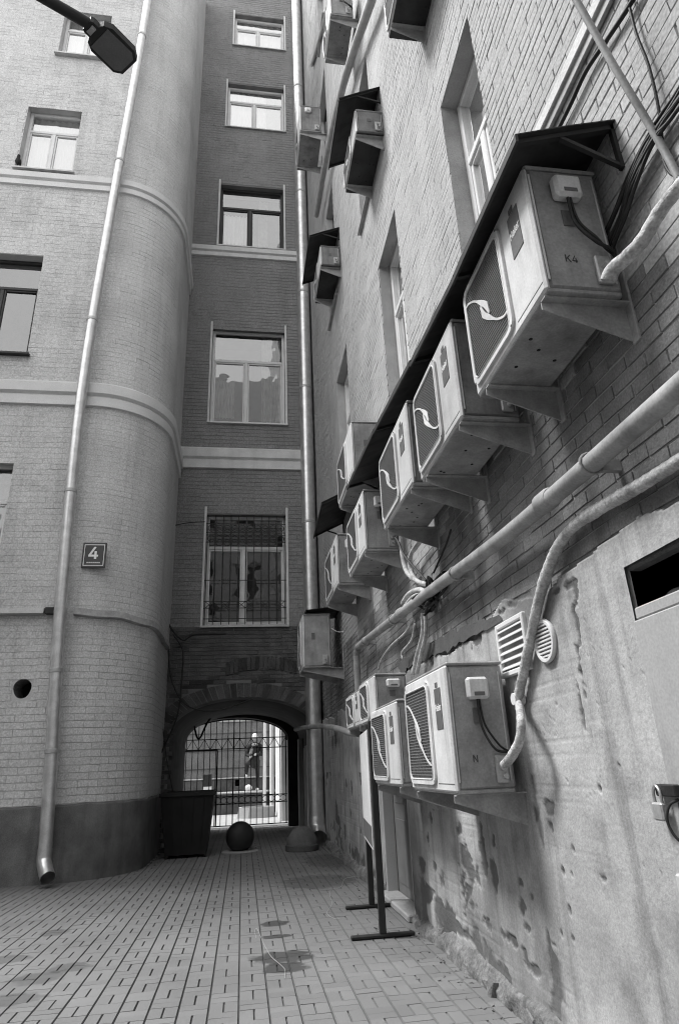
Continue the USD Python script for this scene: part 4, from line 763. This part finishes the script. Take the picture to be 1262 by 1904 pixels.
pipe('wall_cable', 'black cable drooping between the fourth upper unit and the tangle', 'cable', [at(*p, X=W - .12) for p in ((700, 985), (715, 1000), (735, 1000), (750, 1030), (770, 1055), (792, 1080))], .010, 'rubber', n=5, sides=6)
pipe('wall_cable', 'thin white wire looping beside the alley corner air conditioner', 'cable', [at(*p, Y=9.8) for p in ((615, 1168), (628, 1175), (641, 1172), (652, 1150), (656, 1130))], .007, 'white_cord', n=5, sides=6)
pipe('wall_cable', 'black cable down the edge of the round-cornered house beside the barred window', 'cable', [at(*p, Y=12.85) for p in ((318, 905), (314, 980), (312, 1040), (315, 1085), (308, 1140), (316, 1165), (340, 1190), (360, 1180), (420, 1178))], .022, 'rubber', n=5, sides=7)
pipe('wall_cable', 'thin cable running from the corner cable to the barred window', 'cable', [at(*p, Y=12.9) for p in ((314, 985), (322, 978), (350, 972), (381, 970))], .010, 'rubber', n=5, sides=6)
for k, q in enumerate(([(322, 1180), (340, 1210), (338, 1260), (330, 1330), (300, 1400)], [(312, 1190), (318, 1260), (345, 1310), (400, 1322), (470, 1300)], [(305, 1200), (300, 1300), (308, 1400), (325, 1490)])):
    pipe('wall_cable', ['loose black cable hanging left of the archway', 'black cable draped along the crown of the archway', 'thin black cable dropping to the rubbish bin'][k], 'cable', [at(*p, Y=12.8) for p in q], .016 - .003 * k, 'rubber', n=6, sides=6)
pipe('wall_cable', 'thick black cable sagging in a V inside the archway', 'cable', [at(*p, Y=16.6) for p in ((345, 1300), (358, 1335), (365, 1368), (372, 1372), (385, 1345), (400, 1325))], .025, 'rubber', n=5, sides=6)
# ================================================================== vents, plate, lamp
F2 = Frame((W - .022, 0, 0), (0, 1, 0), (1, 0, 0))
vt_ = thing('louvre_vent', 'square white louvre vent set in broken plaster above the large low unit', 'vent')
u0, u1, v0, v1 = 3.26, 3.66, 1.72, 2.03
b = MB()
for q in ((u0, u0 + .025, v0, v1), (u1 - .025, u1, v0, v1), (u0 + .025, u1 - .025, v1 - .03, v1), (u0 + .025, u1 - .025, v0, v0 + .03)): bx(b, q[0], q[1], q[2], q[3], -.025, .01, .005)
build('frame', b, 'white_paint', vt_, T=F2)
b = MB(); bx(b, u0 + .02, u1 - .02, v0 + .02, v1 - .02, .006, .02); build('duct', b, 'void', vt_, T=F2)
for i in range(6):
    z = v0 + .04 + i * .043; b = MB(); b.add([[u0 + .02, z, -.022], [u1 - .02, z, -.022], [u1 - .02, z + .026, .004], [u0 + .02, z + .026, .004], [u0 + .02, z + .006, -.022], [u1 - .02, z + .006, -.022], [u1 - .02, z + .032, .004], [u0 + .02, z + .032, .004]], [[0, 1, 2, 3], [4, 7, 6, 5], [0, 4, 5, 1], [2, 6, 7, 3], [0, 3, 7, 4], [1, 5, 6, 2]])
    build('slat', b, 'white_paint', vt_, T=F2)
rv = thing('round_vent', 'round white vent grille beside the curved pale conduit', 'vent'); c = np.array([W - .034, 3.055, 1.83])
b = MB(); ring(b, c, .098, .014, 'x', 28); build('rim', b, 'white_paint', rv, smooth=60)
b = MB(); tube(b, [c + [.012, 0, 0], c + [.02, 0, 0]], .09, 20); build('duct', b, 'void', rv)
for i in range(9):
    z = -.076 + i * .019; hw = math.sqrt(max(.09 ** 2 - z * z, 0)); b = MB(); bx(b, c[0] - .010, c[0] + .006, c[1] - hw, c[1] + hw, c[2] + z - .004, c[2] + z + .004); build('slat', b, 'white_paint', rv)
pl = thing('house_number_plate', 'small dark square house number plate reading 4 with pale rim', 'plate'); px_, pz = -2.37, 4.56
b = MB(); bx(b, px_ - .18, px_ + .18, YL - .045, YL - .012, pz - .21, pz + .21, .006); build('board', b, 'plate', pl)
b = MB()
for q in ((-.155, .155, .165, .177), (-.155, .155, -.177, -.165), (-.155, -.145, -.165, .165), (.145, .155, -.165, .165)): bx(b, px_ + q[0], px_ + q[1], YL - .0475, YL - .0445, pz + q[2], pz + q[3])
build('rim_line', b, 'letter', pl)
t = meshkit.text_mesh('4', .19, .003, bold=True); tv = np.array(t.vertices); tv[:, 0] -= tv[:, 0].mean(); build('number', MB().add(np.c_[tv[:, 0] + px_ - .01, YL - .0455 - tv[:, 2], tv[:, 1] + pz - .06], t.faces), 'letter', pl)
b = MB()
for i in range(7): bx(b, px_ - .10 + i * .03, px_ - .10 + i * .03 + .018, YL - .0475, YL - .0445, pz - .135, pz - .115)
build('small_print', b, 'letter', pl)

ZL = 6.6
lp = [at(*p, Z=ZL) for p in ((165, 50), (228, 112))]; dirv = lp[1] - lp[0]; LL = np.linalg.norm(dirv); dirv /= LL; sd = np.array([-dirv[1], dirv[0], 0])
lamp = thing('street_lamp', 'dark street lamp head on a slanting arm at the upper left', 'street lamp')
lp[1] = lp[1] + dirv * LL * .22; lp[0] = lp[0] - dirv * LL * .06; LL *= 1.28; wd = LL * .74
prof = [(.0, .16), (.05, .20), (.16, .20), (.20, .34), (.34, .46), (.86, .46), (1.0, .30), (1.0, -.30), (.86, -.46), (.34, -.46), (.20, -.34), (.16, -.20), (.05, -.20), (0, -.16)]
TL = lambda v: lp[0] + v[:, :1] * dirv * LL + v[:, 1:2] * sd * wd * 1.0 + v[:, 2:3] * np.array([0, 0, 1.])
b = MB().tm(extr(Polygon(prof), .06)); build('housing', b, 'black', lamp, T=TL)
b = MB().tm(extr(Polygon([(.28, .36), (.84, .38), (.94, .25), (.94, -.25), (.84, -.38), (.28, -.36)]), .008)); v, f = b.arrays(); v[:, 2] -= .008; build('diffuser', MB().add(v, f), 'ac_dark', lamp, T=TL)
b = MB().tm(extr(sbox(.06, -.12, .15, .12), .012)); v, f = b.arrays(); v[:, 2] -= .012; build('clamp', MB().add(v, f), 'bracket', lamp, T=TL)
a0 = lp[0] + np.array([0, 0, .03]); a1 = at(90, 0, Z=ZL + .12); a2 = a0 + (a1 - a0) * 4.2
b = MB(); tube(b, [a0 + dirv * LL * .1, a0, a1, a2], .042, 10); build('arm', b, 'black', lamp, smooth=50)
b = MB(); tube(b, [(a2[0], a2[1], 0), (a2[0], a2[1], a2[2] + .2)], [.09, .06], 12); build('pole', b, 'black', lamp, smooth=50)

# ================================================================== things on the ground
def turn(profile, n=32):
    m = trimesh.creation.revolve(np.array(profile), sections=n); return m
bo = thing('bollard', 'round black ball bollard standing before the archway', 'bollard', (-.02, 12.55, 0))
t = np.linspace(-.95, PI / 2, 18); build('ball', MB().tm(turn([(0, 0)] + [(.245 * math.cos(a), .225 + .245 * math.sin(a)) for a in t])), 'black', bo, smooth=50)
build('footing', MB().tm(turn([(0, 0), (.32, 0), (.29, .012), (0, .013)])), 'concrete', bo, smooth=30)
bo = thing('bollard', 'dark half dome bollard with ringed base near the corner drainpipe', 'bollard', (1.02, 12.1, 0))
t = np.linspace(0, PI / 2, 12); build('dome', MB().tm(turn([(0, .1)] + [(.26 * math.cos(a), .1 + .27 * math.sin(a)) for a in t])), 'plinth', bo, smooth=50)
build('base_ring', MB().tm(turn([(0, 0), (.275, 0), (.285, .02), (.285, .085), (.262, .10), (0, .1)])), 'dark_concrete', bo, smooth=30)
M['bin_black_shaded'] = mat('bin_black_shaded', .010, rough=.6, var=.4, scale=6, fine=.2)  # black bin, its colour taken darker for the shade it stands in
bn = thing('rubbish_bin', 'black tapered rubbish skip tucked beside the rounded corner', 'bin', (-.90, 12.3, 0))
b = MB(); w0, w1, d0, d1, hb = .33, .44, .30, .40, 1.0
vv = [(-w0, -d0, .05), (w0, -d0, .05), (w0, d0, .05), (-w0, d0, .05), (-w1, -d1, hb), (w1, -d1, hb), (w1, d1, hb), (-w1, d1, hb), (-w1 + .03, -d1 + .03, hb), (w1 - .03, -d1 + .03, hb), (w1 - .03, d1 - .03, hb), (-w1 + .03, d1 - .03, hb), (-w0, -d0, .3), (w0, -d0, .3), (w0, d0, .3), (-w0, d0, .3)]
b.add(vv, [[0, 3, 2, 1], [0, 1, 5, 4], [1, 2, 6, 5], [2, 3, 7, 6], [3, 0, 4, 7], [4, 5, 9, 8], [5, 6, 10, 9], [6, 7, 11, 10], [7, 4, 8, 11], [8, 9, 13, 12], [9, 10, 14, 13], [10, 11, 15, 14], [11, 8, 12, 15], [12, 13, 14, 15]]); build('body', b, 'bin_black_shaded', bn)
b = MB(); bx(b, -w1 - .02, w1 + .02, -d1 - .02, -d1 + .002, hb - .07, hb - .01, .006); build('rim', b, 'bin_black_shaded', bn)
for i in range(4):
    x_ = -.27 + .18 * i; b = MB(); bar(b, (x_ * .82, -d0 - .012, .16), (x_, -d1 - .008 + .012, hb - .09), .03, .02, up=(0, 1, 0)); build('rib', b, 'bin_black_shaded', bn)
for x_ in (-.3, .3):
    b = MB(); tube(b, [(x_, -d0 + .05, .05), (x_ + .03, -d0 + .05, .05)], .05, 12); build('wheel', b, 'rubber', bn)
# sign stand
st = thing('sign_stand', 'two legged metal sign stand with a pale board seen edge on', 'sign stand'); pa, pb = np.array([1.13, 5.88, 0]), np.array([1.262, 7.05, 0])
for p, hh in ((pa, 1.65), (pb, 1.62)):
    b = MB(); bx(b, p[0] - .027, p[0] + .027, p[1] - .02, p[1] + .02, .03, hh, .004); build('post', b, 'black', st)
    b = MB(); bx(b, p[0] - .26, p[0] + .26, p[1] - .025, p[1] + .025, .003, .032, .008); build('foot', b, 'black', st)
dv = (pb - pa) / np.linalg.norm(pb - pa); nv = np.array([-dv[1], dv[0], 0])
def TS(v): return pa + v[:, :1] * dv + v[:, 1:2] * nv + v[:, 2:3] * np.array([0, 0, 1.])
b = MB(); bx(b, .03, 1.15, .03, .042, .62, 1.58, .003); build('board', b, 'belt', st, T=TS)
b = MB(); bx(b, .05, 1.13, .0425, .0445, .64, .80); bd = build('banner', b, 'ac_dark', st, T=TS)
# twine on the paving
for q, lb in (([(668, 1630), (642, 1634), (633, 1650), (613, 1657), (617, 1680), (608, 1698), (620, 1708), (632, 1708)], 'white twine lying in a loop by the wall footing'), ([(476, 1745), (474, 1732), (478, 1728), (490, 1755), (503, 1778), (516, 1790), (524, 1797), (530, 1805), (529, 1820)], 'white twine lying across the damp patch on the paving')):
    b = MB(); tube(b, curve([at(*p, Z=.007) for p in q], 6), .0014, 6); single('twine', b, 'twine', lb, 'twine')
# padlock and tie on the hatch
pk = thing('padlock', 'padlock with shackle hanging on the steel hatch', 'padlock'); c = at(1197, 1495, X=W)
c = np.array([W - .055, 2.335, c[2]])
b = MB(); bx(b, c[0] - .014, c[0] + .012, c[1] - .03, c[1] + .03, c[2] - .045, c[2] + .015, .006); build('body', b, 'zinc_dull', pk)
b = MB(); tube(b, curve([c + [0, -.02, .01], c + [0, -.02, .05], c + [0, 0, .07], c + [0, .02, .05], c + [0, .02, .01]], 5), .006, 8); build('shackle', b, 'zinc', pk, smooth=60)
b = MB(); bx(b, c[0] + .004, c[0] + .03, c[1] - .10, c[1] + .015, c[2] + .035, c[2] + .075, .004); build('hasp', b, 'black', pk)
c = np.array([W - .032, 2.25, at(1218, 1520, X=W)[2]])
ti = thing('cord_loop', 'looped cord with a dangling lock below the padlock', 'cord')
b = MB(); tube(b, curve([c + [0, 0, .07], c + [-.02, .03, .05], c + [-.03, .045, 0], c + [-.02, .03, -.05], c + [0, .01, -.06], c + [0, .0, .06]], 6), .005, 7); build('loop', b, 'rubber', ti, smooth=60)
b = MB(); tube(b, curve([c + [-.01, .02, -.06], c + [-.015, .03, -.10], c + [-.015, .03, -.14]], 5), .006, 7); tube(b, curve([c + [-.01, .005, -.06], c + [-.012, 0, -.12], c + [-.012, 0, -.15]], 5), .007, 7); build('tail', b, 'rubber', ti, smooth=60)
b = MB(); bx(b, c[0] - .03, c[0] - .004, c[1] - .02, c[1] + .015, c[2] - .20, c[2] - .14, .005); build('lock', b, 'black', ti)

# ================================================================== gate and what stands behind it
YG = 17.35
gt = thing('iron_gate', 'black iron bar gate of two leaves with ring frieze closing the archway', 'gate')
gx0, gx1 = -1.56, 1.12; Gz = lambda x: np.interp(x, [p[0] for p in RA], [p[1] for p in RA]) - .02
nb = 19; xsb = np.linspace(gx0 + .03, gx1 - .03, nb)
for i, x_ in enumerate(xsb):
    b = MB(); bar(b, (x_, YG, .07), (x_, YG, Gz(x_)), .028 if i in (0, nb // 2, nb - 1) else .018, up=(0, 1, 0)); build('bar', b, 'black', gt)
for z in (.07, .55, .72, 1.82, 2.06):
    b = MB(); bar(b, (gx0, YG, z), (gx1, YG, z), .022); build('rail', b, 'black', gt)
for i in range(nb - 1):
    b = MB(); ring(b, ((xsb[i] + xsb[i + 1]) / 2, YG, .635), .07, .008, 'y', 14); build('ring', b, 'black', gt)
for i in range(nb - 1):
    up_ = i % 2; b = MB(); bar(b, (xsb[i], YG - .004, 1.82 if up_ else 2.06), (xsb[i + 1], YG - .004, 2.06 if up_ else 1.82), .014, up=(0, 1, 0)); build('zigzag', b, 'black', gt)
b = MB(); bar(b, (-1.54, YG - .03, 1.80), (-.62, YG - .03, 1.80), .03); bar(b, (-.62, YG - .03, .07), (-.62, YG - .03, 1.80), .035, up=(0, 1, 0)); build('wicket_frame', b, 'black', gt)
b = MB(); g_ = arch(-1.56, 1.12, 1.98, 2.53); tube(b, [(x_, YG, z_) for x_, z_ in g_], .018, 6); build('arch_bar', b, 'black', gt)
b = MB(); bx(b, -.17, -.07, YG - .04, YG + .04, .95, 1.1, .006); build('lock_box', b, 'black', gt)

tw = thing('terrace_wall', 'low dark terrace wall with pale coping beyond the gate', 'wall')
ZT = .62
b = MB(); bx(b, -5, 4, 22.6, 23.6, 0, ZT, .02); build('body', b, 'dark_concrete', tw)
b = MB(); bx(b, -5, 4, 22.55, 23.6, ZT + .001, ZT + .05, .012); build('coping', b, 'concrete', tw)
b = MB(); bx(b, -5, 4, 23.61, 26, 0, ZT + .44, .02); build('upper_step', b, 'dark_concrete', tw)
b = MB(); bx(b, -5, 4, 23.58, 23.9, ZT + .442, ZT + .48, .012); build('coping', b, 'concrete', tw)
rw_ = thing('rear_building', 'grey rendered house wall with faint horizontal joints seen through the gate', 'building')
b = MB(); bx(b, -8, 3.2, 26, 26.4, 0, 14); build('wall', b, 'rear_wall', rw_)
b = MB(); bx(b, -.9, .6, 25.96, 25.998, 3.05, 3.16, .01); build('band', b, 'concrete', rw_)
for k in range(6):
    b = MB(); bx(b, -4, 1.2, 25.985, 26.0, 1.4 + k * .62, 1.43 + k * .62); build('joint', b, 'dark_concrete', rw_)
rp_ = thing('rear_pier', 'pale plastered house corner lit brightly at the right side of the gate', 'building')
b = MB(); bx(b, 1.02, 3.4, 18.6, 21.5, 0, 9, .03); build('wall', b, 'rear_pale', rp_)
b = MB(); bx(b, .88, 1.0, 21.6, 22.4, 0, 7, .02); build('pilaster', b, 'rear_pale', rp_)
b = MB(); tube(b, [(.72, 22.45, 0.0), (.72, 22.45, 7)], .05, 12); build('downpipe', b, 'white_paint', rp_, smooth=50)
pt = thing('planter', 'low octagonal concrete planter on the bright ground behind the gate', 'planter', (.42, 20.6, .03))
g8 = np.linspace(0, 2 * PI, 9)[:-1] + PI / 8
def oct_(r, z, sx=1.): return [(r * sx * math.cos(a), r * .8 * math.sin(a), z) for a in g8]
vv = oct_(.60, 0) + oct_(.54, .28) + oct_(.46, .28) + oct_(.44, .20); f = []
for k in range(3): f += [[k * 8 + i, k * 8 + (i + 1) % 8, k * 8 + 8 + (i + 1) % 8, k * 8 + 8 + i] for i in range(8)]
build('basin', MB().add(vv, f), 'concrete', pt); build('soil', MB().add(oct_(.445, .21), [[0, i, i + 1, i + 1] for i in range(1, 7)]), 'dark_concrete', pt)
c = at(385, 1462, Y=22.9)
b = MB(); bx(b, c[0] - .14, c[0] + .14, 22.8, 23.1, ZT + .052, ZT + .25, .01); single('crate', b, 'white_paint', 'white box at the foot of the black box on the terrace wall', 'box')
b = MB(); bx(b, c[0] - .14, c[0] + .14, 22.8, 23.1, ZT + .253, ZT + .62, .01); single('crate', b, 'black', 'black box stacked on the white box on the terrace wall', 'box')
# ---- the person
def limb(chain):
    out = []
    for (a, ra), (b_, rb) in zip(chain[:-1], chain[1:]):
        pts = []
        for c_, r_ in ((a, ra), (b_, rb)): pts.append(np.asarray(c_, float) + trimesh.creation.icosphere(1, r_).vertices)
        out.append(trimesh.convex.convex_hull(np.vstack(pts)))
    return out
def body(parts, ref=.02):
    ms = [manifold3d.Manifold(manifold3d.Mesh(np.asarray(p.vertices, np.float32), np.asarray(p.faces, np.uint32))) for p in parts]
    m_ = manifold3d.Manifold.batch_boolean(ms, manifold3d.OpType.Add).refine_to_length(ref).to_mesh()
    t_ = trimesh.Trimesh(m_.vert_properties[:, :3], m_.tri_verts, process=True); trimesh.smoothing.filter_taubin(t_, iterations=8); return t_
fp_ = at(473, 1463, Y=23.1); PX = fp_[0]; pe = thing('person', 'person in dark coat and pale cap, one foot raised on the step, hands held together', 'person', (PX, 23.1, ZT + .052))
S_ = 1.0
hipL, hipR = (.09, 0, .90), (-.09, -.02, .90)
legs = limb([(hipL, .095), ((.10, -.03, .48), .068), ((.10, .02, .10), .05)]) + limb([(hipR, .095), ((-.24, .10, .84), .072), ((-.27, .30, .50), .05)])
build('trousers', MB().tm(body(legs)), 'cloth_dark', pe, smooth=True)
coat = limb([((.0, -.01, .84), .165), ((0, -.01, 1.08), .15), ((0, .0, 1.36), .165)]) + limb([((-.13, 0, 1.40), .085), ((.13, 0, 1.40), .085)]) + limb([((-.19, .0, 1.38), .07), ((-.27, -.02, 1.12), .058), ((-.13, -.18, 1.05), .045)]) + limb([((.19, .0, 1.38), .07), ((.25, -.06, 1.12), .058), ((.05, -.22, 1.12), .045)])
build('coat', MB().tm(body(coat)), 'cloth_dark', pe, smooth=True)
sk = limb([((0, 0, 1.45), .055), ((0, -.02, 1.55), .055)]) + limb([((0, -.02, 1.60), .085), ((0, -.02, 1.66), .095)]) + limb([((0, -.105, 1.60), .018), ((0, -.125, 1.585), .016)]) + limb([((-.095, -.01, 1.61), .02), ((-.098, -.01, 1.64), .02)]) + limb([((.095, -.01, 1.61), .02), ((.098, -.01, 1.64), .02)])
build('head', MB().tm(body(sk, .015)), 'skin', pe, smooth=True)
hd = []
for hx, hy, hz in ((-.12, -.20, 1.05), (.03, -.24, 1.12)):
    hd += limb([((hx, hy, hz), .035), ((hx - .02, hy - .05, hz - .01), .034)])
    for k in range(4): hd += limb([((hx - .035 + k * .018, hy - .07, hz - .01), .010), ((hx - .045 + k * .016, hy - .115 + abs(k - 1.5) * .008, hz - .02), .009), ((hx - .045 + k * .014, hy - .135, hz - .045), .008)])
    hd += limb([((hx + .03, hy - .03, hz + .01), .011), ((hx + .03, hy - .09, hz + .02), .009)])
build('hand', MB().tm(body(hd, .015)), 'skin', pe, smooth=True)
build('cap', MB().tm(body(limb([((0, -.015, 1.69), .098), ((0, -.01, 1.72), .085)]) + limb([((-.06, -.13, 1.675), .018), ((.06, -.13, 1.675), .018)]))), 'white_cloth', pe, smooth=True)
build('scarf', MB().tm(body(limb([((-.05, -.12, 1.42), .05), ((.05, -.12, 1.42), .05)]) + limb([((-.10, -.12, 1.30), .05), ((-.12, -.15, 1.16), .045)]))), 'skin', pe, smooth=True)
for fx, fy, fz in ((.10, -.05, .045), (-.27, .24, .47)):
    build('shoe', MB().tm(body(limb([((fx, fy + .08, fz), .045), ((fx - .02, fy - .10, fz - .008), .038)]))), 'white_cloth', pe, smooth=True)
b = MB(); tb = trimesh.creation.icosphere(2, .11); tb.apply_scale([1.1, .8, .9]); tb.apply_translation([PX - .2, 22.95, ZT + .15]); single('bag', MB().tm(tb), 'white_cloth', 'small white bag on the terrace beside the standing person', 'bag', smooth=True)

# a pigeon on the sill of the round-cornered house
r_ = LWIN[1]; pg = at(32, 316, Y=YL - .05); pgz = 12.78
pgn = thing('pigeon', 'dark pigeon sitting at the end of a window sill high on the grey house', 'bird', (-4.64, YL - .05, pgz), -75)
build('body', MB().tm(body(limb([((-.07, 0, .06), .045), ((.02, 0, .085), .062), ((.06, 0, .13), .035)]) + limb([((.06, 0, .13), .034), ((.075, 0, .185), .032)]) + limb([((.10, 0, .185), .010), ((.125, 0, .178), .005)]) + limb([((-.07, 0, .055), .03), ((-.19, 0, .03), .014)]), .015)), 'cloth_dark', pgn, smooth=True)
b = MB()
for y_ in (-.02, .02): tube(b, [(.01, y_, .04), (.015, y_, -.03), (.04, y_, -.032)], .006, 6)
build('foot', b, 'cloth_mid', pgn, kind='stuff')
b = MB(); bx(b, -2.98, -2.80, YL - .11, YL - .012, 3.61, 3.71, .006); single('junction_box', b, 'black', 'small black box at the end of the straight metal ledge beside the drainpipe', 'junction box')
# crumbs fallen from the footing
cr = np.random.default_rng(40); b = MB()
for i in range(150):
    y = cr.uniform(2.6, 11); x_ = W - .10 - abs(cr.normal(0, .13)); s_ = cr.uniform(.004, .014)
    if DOOR[0] - .1 < y < DOOR[1] + .1: continue
    h_ = trimesh.Trimesh(cr.uniform(-1, 1, (9, 3)) * [s_ * 1.3, s_, s_ * .6]).convex_hull; h_.apply_translation([x_, y, s_ * .4]); b.tm(h_)
meta(build('rubble_crumbs', b, 'stone'), 'small plaster crumbs scattered along the foot of the wall', 'rubble', kind='stuff')
